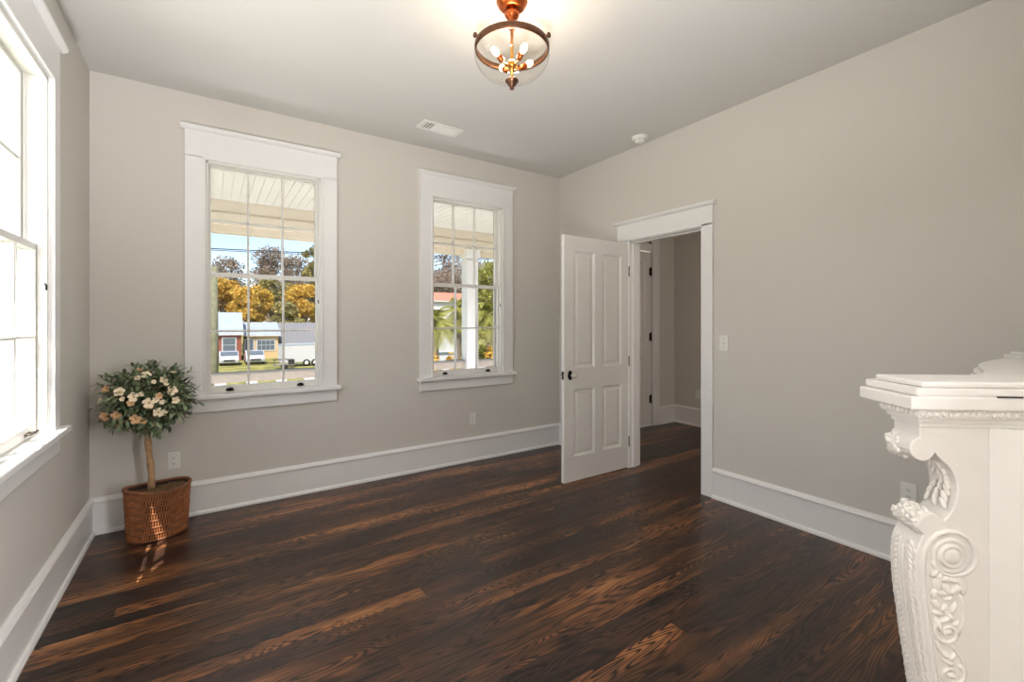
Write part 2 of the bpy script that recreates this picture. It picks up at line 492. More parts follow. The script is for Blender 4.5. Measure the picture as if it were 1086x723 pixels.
def panel_door(name, W, H, T, mat, panels, label):
    """leaf local frame: x 0..W from hinge to free edge (negative x), y 0..T, z 0..H; panels = (x0,x1,z0,z1)"""
    e = empty(name, label=label, cat='door', kind='structure')
    m = MB()
    xs = sorted({0, W} | {p[0] for p in panels} | {p[1] for p in panels})
    zs = sorted({0, H} | {p[2] for p in panels} | {p[3] for p in panels})
    # faces of stiles and rails as a grid, panels left open
    def ishole(xc, zc): return any(p[0] < xc < p[1] and p[2] < zc < p[3] for p in panels)
    for i in range(len(xs)-1):
        for k in range(len(zs)-1):
            if not ishole((xs[i]+xs[i+1])/2, (zs[k]+zs[k+1])/2):
                for (yy, fl) in ((0, 0), (T, 1)):
                    v = [(xs[i], yy, zs[k]), (xs[i+1], yy, zs[k]), (xs[i+1], yy, zs[k+1]), (xs[i], yy, zs[k+1])]
                    m.add(v, [(0,1,2,3)] if not fl else [(3,2,1,0)])
    m.add([(0,0,0),(0,T,0),(0,T,H),(0,0,H)], [(3,2,1,0)]) ; m.add([(W,0,0),(W,T,0),(W,T,H),(W,0,H)], [(0,1,2,3)])
    m.add([(0,0,0),(W,0,0),(W,T,0),(0,T,0)], [(3,2,1,0)]) ; m.add([(0,0,H),(W,0,H),(W,T,H),(0,T,H)], [(0,1,2,3)])
    # moulded recess with raised field
    for (a0, a1, b0, b1) in panels:
        for side in (0, 1):
            Y = (lambda d: d) if side == 0 else (lambda d: T - d)
            steps = [(0, 0), (.004, .003), (.012, .007), (.016, .012), (.030, .012), (.052, .005)]
            rings = [[(a0+s, Y(d), b0+s), (a1-s, Y(d), b0+s), (a1-s, Y(d), b1-s), (a0+s, Y(d), b1-s)] for s, d in steps]
            v = [q for r_ in rings for q in r_]; f = []
            for i in range(len(steps)-1):
                for k in range(4):
                    l = (k+1) % 4
                    q = (i*4+k, i*4+l, (i+1)*4+l, (i+1)*4+k)
                    f.append(q if side == 0 else q[::-1])
            n = (len(steps)-1)*4
            f.append((n, n+1, n+2, n+3) if side == 0 else (n+3, n+2, n+1, n))
            m.add(v, f)
    leaf = m.build('door_leaf', mat, e)
    return e
DW, DH = .808, 2.148
# local x measured from the free edge
pan = [(.113, .363, .985, 2.02), (.462, .712, .985, 2.02), (.113, .363, .215, .805), (.462, .712, .215, .805)]
d = panel_door('door_1', DW, DH, .035, M_DOOR, pan, 'white four-panel door standing open into the room')
d.location = (2.525, 2.965, .008)
for yk, sg in ((0, -1), (.035, 1)):
    ro = MB(); P = []
    for a in range(8):
        an = PI/8 + a*PI/4
        P.append((.066 + .026*math.cos(an), yk, .930 + .044*math.sin(an)))
    ro.prism(P, (0, sg*.006, 0)); ro.build('knob_rose', M_BLACK, d, .0015)
    kn = MB(); kn.lathe([(0, 0), (.009, 0), (.009, .02), (.006, .026)], (.068, yk + sg*.004, .930), 16, 'Y', Matrix.Diagonal((1, sg, 1)))
    kb = kn.build('knob_neck', M_BLACK, d)
    g = MB(); g.lathe([(.001, .026), (.014, .027), (.024, .034), (.028, .046), (.025, .056), (.014, .062), (.001, .063)], (.068, yk + sg*.004, .930), 12, 'Y', Matrix.Diagonal((1, sg, 1)))
    ob = g.build('door_knob', None or M_PLAST, d); ob['label'] = 'faceted clear glass knob'
    for p in ob.data.polygons: p.use_smooth = False
box('latch_plate', M_BLACK, (-.0012, .0, .006, .029, .895, .965), d)
box('latch_bolt', M_HINGE, (-.010, 0, .012, .023, .922, .940), d)
for z in (.25, 1.02, 1.88):
    h_ = MB(); h_.lathe([(0, -.045), (.0065, -.045), (.0065, .045), (0, .045)], (DW+.003, -.005, z), 12)
    h_.ball((DW+.003, -.005, z+.048), .006); h_.ball((DW+.003, -.005, z-.048), .006)
    h_.build('hinge', M_HINGE, d)
kg = NT('clear_glass_knob'); kg.b.inputs['Base Color'].default_value = (.95,.93,.9,1); kg.b.inputs['Roughness'].default_value = .03
kg.b.inputs['Transmission Weight'].default_value = .7; kg.b.inputs['IOR'].default_value = 1.5
for o in d.children:
    if o.name.startswith('door_knob'): o.data.materials[0] = kg.m

# ------------------------------------------------------------------ hall front door with transom, in the back wall
t = MB()
hx0, hx1, DT = 4.03, 4.955, 2.352
t.box(hx1, hx1+.135, YB-.022, YB, 0, 2.79); t.box(hx0-.125, hx0, YB-.022, YB, 0, 2.79); t.box(hx0-.125, hx1+.135, YB-.022, YB, 2.77, 2.93)
tr2 = struct(t.build('trim_2', M_TRIM, None, .003), 'white casing around the hall entrance door', 'door casing')
j = MB(); j.box(hx0-.012, hx0, YB-.002, YB+.15, 0, 2.80); j.box(hx1, hx1+.015, YB-.002, YB+.15, 0, 2.80); j.box(hx0, hx1, YB-.002, YB+.15, 2.775, 2.80)
j.box(hx0, hx1, YB-.012, YB+.12, DT+.006, 2.455); j.box(hx0, hx1, YB, YB+.14, 0.001, .014)
j.box(hx0, hx0+.05, YB+.02, YB+.06, 2.455, 2.775); j.box(hx1-.05, hx1, YB+.02, YB+.06, 2.455, 2.775); j.box(hx0, hx1, YB+.02, YB+.06, 2.455, 2.49); j.box(hx0, hx1, YB+.02, YB+.06, 2.74, 2.775)
for k in (1, 2, 3): 
    xm = hx0 + (hx1-hx0)*k/4; j.box(xm-.012, xm+.012, YB+.03, YB+.055, 2.49, 2.74)
j.build('door_jamb', M_TRIM, tr2, .0015)
box('transom_glass', M_GLASS, (hx0+.05, hx1-.05, YB+.040, YB+.043, 2.49, 2.74), tr2)
HW, HH = hx1-hx0-.008, DT-.03
d2 = panel_door('door_2', HW, HH, .045, M_DOOR, [(.12, HW/2-.045, 1.12, HH-.13), (HW/2+.045, HW-.12, 1.12, HH-.13), (.12, HW/2-.045, .22, .94), (HW/2+.045, HW-.12, .22, .94)], 'closed white panelled entrance door with black hinges in the hall')
d2.location = (hx0+.004, YB+.012, .022)
for z in (.34, 1.18, 2.06):
    h_ = MB(); h_.lathe([(0, -.055), (.009, -.055), (.009, .055), (0, .055)], (HW-.004, -.006, z), 12); h_.box(HW-.034, HW-.002, -.003, .001, z-.05, z+.05); h_.box(HW+.004, HW+.03, -.0155, -.0115, z-.05, z+.05)
    h_.ball((HW-.004, -.006, z+.058), .008); h_.ball((HW-.004, -.006, z-.058), .008)
    h_.build('hinge', M_BLACK, d2)

# ------------------------------------------------------------------ outlets, switch
def outlet(loc, rz, label):
    e = empty('wall_outlet', loc, rz, label, 'outlet', 'white duplex outlets along the walls')
    box('cover_plate', M_PLAST, (-.036, .036, -.006, 0, -.058, .058), e, .002)
    for s in (-1, 1):
        r_ = MB()
        P = []
        for a in range(20):
            an = 2*PI*a/20
            P.append((.0165*max(-.85, min(.85, math.cos(an))), -.005, s*.0195 + .0145*math.sin(an)))
        r_.prism(P, (0, -.003, 0)); rc = r_.build('receptacle', M_PLAST, e)
        q = MB(); z = s*.0195
        q.box(-.0075, -.0050, -.0088, -.0078, z-.002, z+.007); q.box(.0050, .0075, -.0088, -.0078, z-.001, z+.006)
        q.lathe([(0, 0), (.0027, 0), (.0027, .001), (0, .001)], (0, -.0088, z-.007), 10, 'Y')
        q.build('slots', M_SLOT, rc)
    MB().lathe([(0, 0), (.003, 0), (.003, .001), (0, .001)], (0, -.0072, 0), 10, 'Y').build('screw', M_PLAST, e)
    return e
outlet((-.222, YB, .415), 0, 'white duplex outlet on the back wall directly behind the potted tree')
outlet((2.198, YB, .421), 0, 'white duplex outlet on the back wall beneath the smaller window')
outlet((XR, .877, .416), R(-90), 'white duplex outlet partly hidden by the carved mantel bracket')
outlet((HX, 3.63, .43), R(-90), 'small white outlet low on the hall wall seen through the doorway')
e = empty('light_switch', (XR, 1.997, 1.238), R(-90), 'white toggle light switch on the wall beside the doorway', 'light switch')
box('cover_plate', M_PLAST, (-.036, .036, -.006, 0, -.060, .060), e, .002)
MB().prism([(-.005, -.005, -.012), (-.005, -.007, -.012), (-.005, -.017, .006), (-.005, -.013, .010), (-.005, -.005, .003)], (.010, 0, 0)).build('toggle', M_PLAST, e)
for z in (-.033, .033): MB().lathe([(0, 0), (.0035, 0), (.0035, .0012), (0, .0012)], (0, -.0072, z), 10, 'Y').build('screw', M_HINGE, e)

# ------------------------------------------------------------------ ceiling vent and smoke detector
e = empty('ceiling_vent', (1.625, 3.53, ZC), R(2), 'white rectangular air register in the ceiling near the back wall', 'air vent')
m = MB(); a, b_ = .185, .085
m.box(-a, a, -b_, -b_+.025, -.008, 0); m.box(-a, a, b_-.025, b_, -.008, 0); m.box(-a, -a+.03, -b_+.025, b_-.025, -.008, 0); m.box(a-.03, a, -b_+.025, b_-.025, -.008, 0)
m.box(-.075, -.068, -b_+.025, b_-.025, -.008, 0)
m.build('frame', M_PLAST, e, .002)
box('duct_opening', M_DUCT, (-a+.03, a-.03, -b_+.025, b_-.025, -.002, -.0005), e)
m = MB()
for k in range(7):
    y = -b_+.034 + k*.0172
    m.prism([(-.066, y, -.001), (-.066, y+.0165, -.009), (-.066, y+.0178, -.0082), (-.066, y+.0013, -.001)], (.220, 0, 0))
m.build('louvre', M_PLAST, e)
m = MB()
for k in range(3):
    x = -.148 + k*.025
    m.prism([(x, -b_+.025, -.001), (x+.006, -b_+.025, -.009), (x+.0072, -b_+.025, -.0082), (x+.0013, -b_+.025, -.001)], (0, 2*b_-.05, 0))
m.build('louvre', M_PLAST, e)
e = empty('smoke_detector', (3.185, 2.70, ZC), 0, 'round white smoke detector on the ceiling', 'smoke detector')
MB().lathe([(0, 0), (.072, 0), (.072, -.010), (.066, -.012)], n=40).build('mounting_base', M_PLAST, e)
MB().lathe([(.066, -.010), (.064, -.022), (.060, -.026), (.050, -.030), (.047, -.040), (.040, -.048), (.020, -.052), (0, -.052)], n=40).build('cover', M_PLAST, e)
m = MB()
for k in range(20):
    a = 2*PI*k/20; c, s = math.cos(a), math.sin(a)
    m.prism([(.050*c-.003*s, .050*s+.003*c, -.031), (.050*c+.003*s, .050*s-.003*c, -.031), (.0495*c+.003*s, .0495*s-.003*c, -.038), (.0495*c-.003*s, .0495*s+.003*c, -.038)], (.002*c, .002*s, 0))
m.build('vent_slots', M_DUCT, e)

# ------------------------------------------------------------------ ceiling light
L = empty('ceiling_light', (1.292, 1.93, ZC), 0, 'copper ceiling light with a clear glass bowl and lit bulbs', 'ceiling light')
MB().lathe([(0, 0), (.080, 0), (.081, -.006), (.078, -.012), (.070, -.018), (.070, -.024), (.060, -.030), (.057, -.036), (.040, -.040), (.0, -.040)], n=48).build('canopy', M_COPPER, L)
m = MB().lathe([(.012, -.036), (.026, -.042), (.036, -.056), (.038, -.070), (.030, -.084), (.016, -.094), (.013, -.104), (.020, -.112), (.026, -.122), (.024, -.134), (.012, -.142), (0, -.142)], n=32)
m.build('neck', M_COPPER, L)
MB().lathe([(0, -.14), (.008, -.14), (.008, -.40), (0, -.40)], n=14).build('stem', M_BRASS, L)
ZR = -.240
MB().lathe([(.182, ZR-.016), (.190, ZR-.016), (.193, ZR-.010), (.193, ZR+.010), (.190, ZR+.016), (.182, ZR+.016)], n=72, closed=True).build('ring_band', M_BRONZE, L)
import math as _m
th0 = math.atan2(-1.93, -1.292)
for k in range(3):
    a = th0 + R(-60) + k * R(120)
    c, s = math.cos(a), math.sin(a)
    Mx = Matrix(((c, -s, 0), (s, c, 0), (0, 0, 1)))
    MB().lathe([(0, .186), (.010, .186), (.010, .194), (.005, .197), (.005, .202), (.012, .206), (.014, .211), (.010, .217), (0, .218)], (0, 0, ZR+.002), 18, 'X', Mx).build('thumb_screw', M_BRONZE, L)
    # bent strap from neck to the ring
    pts = [(.012*c, .012*s, -.130), (.06*c, .06*s, -.150), (.12*c, .12*s, -.190), (.165*c, .165*s, -.222), (.186*c, .186*s, ZR)]
bo = [(.183, ZR-.004), (.190, ZR-.022), (.193, ZR-.045), (.188, ZR-.070), (.172, ZR-.096), (.145, ZR-.122), (.108, ZR-.144), (.066, ZR-.160), (.030, ZR-.168), (.012, ZR-.170)]
MB().lathe(bo, n=72).build('glass_bowl', M_BOWL, L)
MB().lathe([(.184, ZR+.016), (.186, ZR+.019), (.184, ZR+.022), (.181, ZR+.019)], n=72, closed=True).build('glass_rim', M_BOWL, L)
MB().lathe([(0, ZR-.160), (.030, ZR-.162), (.034, ZR-.168), (.033, ZR-.174), (.022, ZR-.180), (.024, ZR-.186), (.018, ZR-.192), (.009, ZR-.198), (.012, ZR-.205), (.010, ZR-.213), (0, ZR-.217)], n=28).build('finial', M_BRONZE, L)
MB().lathe([(0, -.303), (.016, -.305), (.024, -.316), (.024, -.330), (.016, -.342), (0, -.346)], n=24).build('hub', M_BRASS, L)
for k, da in enumerate((-55, 35, 118, -150)):
    a = th0 + R(da)
    c, s = math.cos(a), math.sin(a)
    MB().tube([(.018*c, .018*s, -.326), (.034*c, .034*s, -.334), (.050*c, .050*s, -.333), (.060*c, .060*s, -.322)], .0045, 8).build('arm', M_BRASS, L)
    tilt = Vector((c*.8, s*.8, .6)).normalized()
    q = Vector((0, 0, 1)).rotation_difference(tilt).to_matrix()
    p0 = Vector((.058*c, .058*s, -.325))
    MB().lathe([(0, 0), (.013, 0), (.015, .004), (.015, .030), (.012, .032), (0, .032)], p0, 18, 'Z', q).build('socket', M_COPPER, L)
    MB().lathe([(0, .030), (.008, .031), (.014, .042), (.017, .056), (.014, .070), (.006, .080), (0, .082)], p0, 18, 'Z', q).build('light_bulb', M_BULB, L)
lp = lamp('ceiling_light_glow', 'POINT', (1.292, 1.93, ZC-.30), energy=9, color=(1.0, .80, .56), shadow_soft_size=.05)
#__NEXT__
# ------------------------------------------------------------------ carved mantelpiece
MAZ = R(309)
FV = Vector((math.sin(MAZ), math.cos(MAZ), 0)); WV = Vector((math.sin(R(39)), math.cos(R(39)), 0))
MN = Vector((1.2894, 0.3197, 0)); MCX = 2.18
def P3(f, w_, z): return MN + FV*f + WV*w_ + Vector((0, 0, z))
def mir(p): return Vector((2*MCX - p[0], p[1], p[2]))
WALLY = -0.0195
mantel = empty('mantelpiece', (2.18, .15, 0), 0, 'ornate white painted mantelpiece with carved scroll brackets', 'mantelpiece')
MOFF = Vector((-2.18, -.15, 0))
def mshift(mb): mb.v = [tuple(Vector(p) + MOFF) for p in mb.v]; return mb
def shelf_plan(ef, wn_, far, front, ret=0.0):
    h = [P3(-.225, wn_, 0)]
    left = [Vector((1.532+ret, WALLY, 0)), P3(-.225+ret, wn_, 0), P3(ef, wn_, 0), P3(ef, far, 0), P3(-.215, far, 0)]
    crv = [(1.62, .305), (1.68, .309), (1.74, .318), (1.80, .332), (1.86, .347), (1.92, .361), (1.99, .374), (2.08, .383), (2.18, .386)]
    left += [Vector((x, y + front, 0)) for x, y in crv]
    right = [mir(p) for p in left[:-1]][::-1]
    return left + right
def slab(z0, z1, plan): 
    m = MB(); m.prism([p + Vector((0, 0, z0)) for p in plan], (0, 0, z1 - z0)); return mshift(m)
sh = slab(1.207, 1.2365, shelf_plan(.017, 0, .170, .0)).build('shelf', M_MANT, mantel, .004, 3)
slab(1.238, 1.256, shelf_plan(.006, .001, .165, -.008)).build('shelf_moulding', M_MANT, sh, .004, 3)
slab(1.2355, 1.239, shelf_plan(.001, .003, .160, -.012)).build('shelf_joint', M_MANT, sh)
slab(1.256, 1.270, shelf_plan(-.006, .001, .148, -.018)).build('shelf_top', M_MANT, sh, .005, 3)
jg = MB(); jg.prism([P3(-.155, -.0006, 1.2362), P3(-.205, -.0006, 1.2362), P3(-.205, -.0006, 1.2392), P3(-.155, -.0006, 1.2392)], WV*.002); mshift(jg).build('open_joint', M_SLOT, sh)
bm_ = slab(1.186, 1.2075, shelf_plan(-.005, .012, .128, -.030)).build('bed_moulding', M_MANT, mantel, .003, 2)
slab(1.176, 1.1865, shelf_plan(-.012, .020, .118, -.038)).build('bed_moulding_fillet', M_MANT, bm_, .002, 2)
slab(1.165, 1.1765, shelf_plan(-.018, .026, .112, -.044)).build('bed_moulding_bead', M_MANT, bm_, .002, 2)
def eggs(mm):
    eg = MB()
    for i in range(15):
        f = -.014 - i*.0145
        p = mm(P3(f, .0125, 1.197)); eg.ball(p, (.0056, .0056, .0078), n=8, m=6)
        eg.ball(mm(P3(f-.007, .0125, 1.194)), (.0026, .0026, .007), n=6, m=4)
    for i in range(9):
        p = mm(P3(-.0055, .018 + i*.0132, 1.197)); eg.ball(p, (.0056, .0056, .0078), n=8, m=6)
    mshift(eg).build('leaf_carving', M_MANTC, bm_)
for mm in (lambda p: p, mir): eggs(mm)

# body: two legs, frieze, opening with arch
def leg_plan(): return [P3(-.120, .036, 0), P3(-.1645, .036, 0), P3(-.1655, .0305, 0), Vector((1.536, WALLY, 0)), Vector((1.70, WALLY, 0)), Vector((1.70, .262, 0)), Vector((1.53, .262, 0)), P3(-.120, .107, 0)]
for k, mm in enumerate((lambda p: p, mir)):
    pl_ = [mm(p) for p in leg_plan()]
    mshift(MB().prism(pl_, (0, 0, 1.1655))).build('side_panel', M_MANT, mantel)
fr = MB(); 
# frieze with segmental arch
arch = [Vector((1.70, 0, 1.1655)), Vector((1.70, 0, .78))]
for i in range(13):
    a = PI - PI*i/12
    arch.append(Vector((2.18 + .40*math.cos(a), 0, .78 + .16*math.sin(a))))
arch += [Vector((2.66, 0, .78)), Vector((2.66, 0, 1.1655))]
fr.prism([p + Vector((0, .262, 0)) for p in arch], (0, WALLY - .262, 0))
mshift(fr).build('frieze', M_MANT, mantel)
mshift(MB().box(1.70, 1.785, WALLY, .25, 0, .79)).build('slip_panel', M_MANT, mantel)
mshift(MB().box(2.575, 2.66, WALLY, .25, 0, .79)).build('slip_panel', M_MANT, mantel)
M_IRON = paint('cast_iron_black', (28, 27, 27), .5, 40, .1, .1, metal=.5)
mshift(MB().box(1.785, 2.575, WALLY, WALLY+.02, 0, .80)).build('fire_cover', M_IRON, mantel)
prof = [(-.021,1.166),(-.021,1.140),(-.014,1.1365),(-.006,1.131),(-.002,1.122),(-.001,1.112),(-.004,1.102),(-.011,1.094),(-.020,1.089),(-.032,1.087),(-.042,1.091),(-.049,1.098),(-.054,1.107),(-.062,1.096),(-.071,1.087),(-.082,1.076),(-.090,1.064),(-.096,1.050),(-.099,1.034),(-.100,1.018),(-.098,1.002),(-.094,.988),(-.086,.972),(-.072,.954),(-.066,.962),(-.057,.969),(-.048,.971),(-.038,.969),(-.029,.963),(-.022,.955),(-.018,.945),(-.018,.937),(-.022,.930),(-.030,.923),(-.024,.910),(-.018,.895),(-.0145,.880),(-.013,.860),(-.013,.823),(-.015,.788),(-.019,.751),(-.025,.709),(-.030,.664),(-.037,.617),(-.044,.570),(-.053,.500),(-.060,.420),(-.063,.350),(-.060,.290),(-.050,.245),(-.034,.220),(-.018,.200),(-.018,.165),(-.008,.155),(-.008,0),(-.166,0),(-.166,1.166)]
def fz(z):  # front of the console at height z (straight run)
    q = [p for p in prof if p[1] <= .905 and p[1] >= .2]
    for a, b in zip(q, q[1:]):
        if b[1] <= z <= a[1]: return a[0] + (b[0]-a[0])*(a[1]-z)/(a[1]-b[1]+1e-9)
    return -.05
for k, mm in enumerate((lambda p: p, mir)):
    m = MB()
    pts = [mm(P3(f, .030, z)) for f, z in prof]
    ext = mm(P3(0, .107, 0)) - mm(P3(0, .030, 0))
    m.prism(pts, ext)
    con = mshift(m).build('scroll_bracket', M_MANT, mantel, .0028, 3)
    # raised rim, volute and rosette on the side face
    rim = [(-.070,.40),(-.066,.48),(-.060,.54),(-.053,.592),(-.046,.642),(-.038,.700),(-.032,.750),(-.027,.795),(-.0255,.830),(-.026,.862),(-.031,.888),(-.041,.909),(-.056,.924),(-.076,.932),(-.098,.931),(-.118,.921),(-.132,.903),(-.137,.880),(-.132,.858),(-.118,.842),(-.099,.834),(-.079,.834),(-.062,.842),(-.052,.854),(-.047,.868)]
    r_ = MB(); r_.tube([mm(P3(f, .0295, z)) for f, z in rim], [.0055]*19 + [.005]*6, 10)
    rim2 = [(f-.009*(1 if z < .9 else .3), z-(.009 if z > .9 else 0)) for f, z in rim[:14]]
    r_.tube([mm(P3(f, .0300, z)) for f, z in rim2], .0028, 8)
    mshift(r_).build('volute_rim', M_MANT, con)
    ro = MB()
    nrm = (mm(P3(0, -1, 0)) - mm(P3(0, 0, 0))).normalized()
    q = Vector((0, 0, 1)).rotation_difference(nrm).to_matrix()
    c0 = mm(P3(-.084, .0305, .878))
    ro.lathe([(.041, -.003), (.040, .004), (.034, .007), (.030, .003), (.027, .003), (.0255, .008), (.021, .009), (.0185, .005), (.015, .009), (.006, .011), (0, .0112)], c0, 40, 'Z', q)
    mshift(ro).build('rosette', M_MANT, con)
    # foliage relief
    lf = MB()
    def P(f, z, h=.0): return mm(P3(f, .030 - h, z))
    def curl(cx, cz, r0, r1, a0, turns, rad0, rad1, n=26):
        pts = []; rs = []
        for i in range(n):
            s = i/(n-1); a = a0 + turns*2*PI*s; r2 = r0 + (r1-r0)*s
            pts.append(P(cx + r2*math.cos(a), cz + r2*math.sin(a), .001)); rs.append(rad0 + (rad1-rad0)*s)
        lf.tube(pts, rs, 8)
    def lobe(f, z, l, wd, ang, h=.007):
        d_ = (mm(P3(math.cos(ang), 0, math.sin(ang))) - mm(P3(0, 0, 0))).normalized()
        s_ = d_.cross(nrm)
        Mx = Matrix((d_, s_, nrm)).transposed()
        lf.ball(P(f, z), (l, wd, h), Mx, 10, 6)
    # leaf under the rosette
    for (f, z, l, wd, an) in [(-.052,.838,.013,.007,2.2),(-.060,.832,.012,.008,-1.2),(-.072,.826,.016,.008,-.3),(-.088,.824,.016,.007,.35),(-.104,.820,.020,.008,.9),(-.110,.806,.016,.007,1.5),(-.098,.806,.013,.007,-.7),(-.088,.800,.012,.007,-1.1),(-.076,.802,.018,.010,1.2),(-.058,.812,.020,.010,1.45),(-.064,.795,.016,.009,.5),(-.050,.790,.014,.007,1.6),(-.078,.783,.012,.006,-.3),
        (-.055,.768,.016,.009,.9),(-.067,.760,.014,.008,-.6),(-.058,.748,.013,.007,.2),(-.090,.762,.016,.006,2.0),(-.084,.742,.014,.007,.9),(-.072,.735,.014,.006,-.5),(-.060,.722,.020,.006,1.2),(-.094,.728,.012,.006,2.4)]:
        lobe(f, z, l, wd, an)
    curl(-.078, .706, .030, .006, 1.2, -1.35, .0042, .0040)
    lobe(-.077, .708, .011, .009, 0)
    lf.tube([P(-.104, .792), P(-.112, .770), P(-.112, .745), P(-.108, .722), P(-.100, .700)], [.002, .0035, .004, .0035, .003], 8)
    lf.tube([P(-.052, .690), P(-.062, .668), P(-.074, .650), (P(-.082, .640))], [.005, .0045, .004, .003], 8)
    for (f, z, l, wd, an) in [(-.073,.655,.012,.007,.9),(-.086,.652,.013,.006,2.4),(-.080,.640,.014,.007,.6)]: lobe(f, z, l, wd, an)
    curl(-.086, .612, .028, .005, 2.2, 1.4, .0042, .0036)
    lobe(-.086, .611, .009, .008, 0)
    lf.tube([P(-.070, .690), P(-.092, .672), P(-.108, .648), P(-.114, .620), P(-.110, .592), P(-.100, .570)], [.002, .0035, .004, .004, .0035, .003], 8)
    for j in range(5):
        zz = .555 - j*.035
        for (df, an) in ((0, .9), (-.016, 2.0), (-.030, 2.6)): lobe(-.078 + df, zz, .014, .007, an)
    curl(-.088, .380, .026, .005, 2.2, -1.4, .0042, .0036)
    mshift(lf).build('foliage_relief', M_MANTC, con)
    # carving on the front of the bracket
    fc = MB()
    fr_ = (mm(P3(1, 0, 0)) - mm(P3(0, 0, 0))).normalized(); wd_ = (mm(P3(0, 1, 0)) - mm(P3(0, 0, 0))).normalized()
    B = Matrix((fr_, wd_, Vector((0, 0, 1)))).transposed()
    z = .905; i = 0
    while z > .26:
        f0 = fz(z)
        for s in (-1, 1):
            rot = Matrix.Rotation(s*R(32), 3, 'X')
            fc.ball(mm(P3(f0-.0005, .0685 + s*.022, z)), (.0045, .0055, .0105), B @ rot, 8, 6)
            if i % 2 == 0: fc.ball(mm(P3(f0-.001, .0685 + s*.0335, z)), (.0028, .0035, .0075), B @ Matrix.Rotation(s*R(20), 3, 'X'), 8, 6)
            fc.ball(mm(P3(f0-.001, .0685 + s*.009, z)), (.0035, .003, .010), B @ Matrix.Rotation(-s*R(20), 3, 'X'), 8, 6)
        z -= .0125; i += 1
    fc.tube([mm(P3(fz(zz)+.000, .0685, zz)) for zz in [.9-.02*k2 for k2 in range(32)]], .0035, 8)
    rnd = random.Random(5)
    # leaf lumps wrapping the two rolls and the hollow between
    for (cf, cz, rr, w0, w1, nn, a0, a1) in ((-.026, 1.112, .024, .066, .106, 46, -1.9, 1.6), (-.043, .946, .024, .040, .106, 60, -1.5, 2.3)):
        for _ in range(nn):
            a = rnd.uniform(a0, a1); ww = rnd.uniform(w0, w1)
            fc.ball(mm(P3(cf + rr*math.cos(a), ww, cz + rr*math.sin(a))), (.0045+rnd.random()*.003, .006+rnd.random()*.004, .005+rnd.random()*.004), B @ Matrix.Rotation(rnd.uniform(-1, 1), 3, 'X'), 8, 6)
    for k2 in range(7):
        s = k2/6; zz = 1.075 - s*.085; ff = -.083 - .014*math.sin(PI*min(1, s*1.1))
        for q_ in (-1, 0, 1): fc.ball(mm(P3(ff, .0685 + q_*(.010 + .012*s), zz)), (.006, .005, .014), B @ Matrix.Rotation(q_*R(25), 3, 'X'), 8, 6)
    mshift(fc).build('leaf_carving', M_MANTC, con)
# plain skirting block
# ------------------------------------------------------------------ potted topiary in a wicker basket
M_WICK = paint('brown_wicker', (158, 98, 58), .5, 35, .25, .3)
M_WICKD = paint('dark_wicker', (134, 84, 54), .5, 35, .25, .25)
M_LINER = paint('basket_liner', (46, 28, 20), .8, 35, .2, .2)
M_MOSS = paint('dry_moss', (122, 96, 66), .95, 60, .6, .3)
M_BARK = paint('tan_bark', (176, 140, 104), .85, 30, .8, .25)
M_PETAL = paint('cream_petal', (236, 218, 186), .6, 60, .1, .06)
M_PEACH = paint('peach_petal', (214, 170, 128), .6, 60, .1, .08)
M_CENTRE = paint('flower_centre', (188, 150, 62), .7, 60, .1, .1)
def leaf_mat():
    t = NT('waxy_leaf'); g = t.n('ShaderNodeTexCoord'); ns = t.n('ShaderNodeTexNoise', i_Scale=9.0, i_Detail=3.0)
    t.l(g.outputs['Object'], ns.inputs['Vector'])
    t.l(t.ramp(ns.outputs['Fac'], [(.3, lin((60,76,54))), (.5, lin((104,122,88))), (.68, lin((154,164,130)))]), t.b.inputs['Base Color'])
    t.b.inputs['Roughness'].default_value = .45
    return t.m
M_LEAF = leaf_mat()
pot = empty('potted_topiary', (-.292, 3.78, 0), 0, 'round flowering topiary tree in an oval brown wicker basket, standing in the corner', 'potted tree')
PA = R(22)
def oval(a, sx, sy, z):
    x, y = sx*math.cos(a), sy*math.sin(a)
    return Vector((x*math.cos(PA) - y*math.sin(PA), x*math.sin(PA) + y*math.cos(PA), z))
def rimz(a): return .312 + .010*math.cos(2*a) - .010*math.cos(a)
def srf(a, s, off=0):  # s 0..1 up the side
    return oval(a, .158 + .014*s + off, .128 + .013*s + off, .008 + (rimz(a)-.008)*s)
bk = MB(); n = 72; v = []; 
for k in range(7):
    for i in range(n): v.append(srf(2*PI*i/n, k/6, -.005))
f = [(k*n+i, k*n+(i+1) % n, (k+1)*n+(i+1) % n, (k+1)*n+i) for k in range(6) for i in range(n)]
bk.add(v, f, True); bk.f.append([i for i in range(n)][::-1]); bk.s.append(False)
basket = bk.build('basket', M_LINER, pot)
so = basket.modifiers.new('solid', 'SOLIDIFY'); so.thickness = .004; so.offset = -1
rows = 7; NS = 76
stk = MB(); tw = MB()
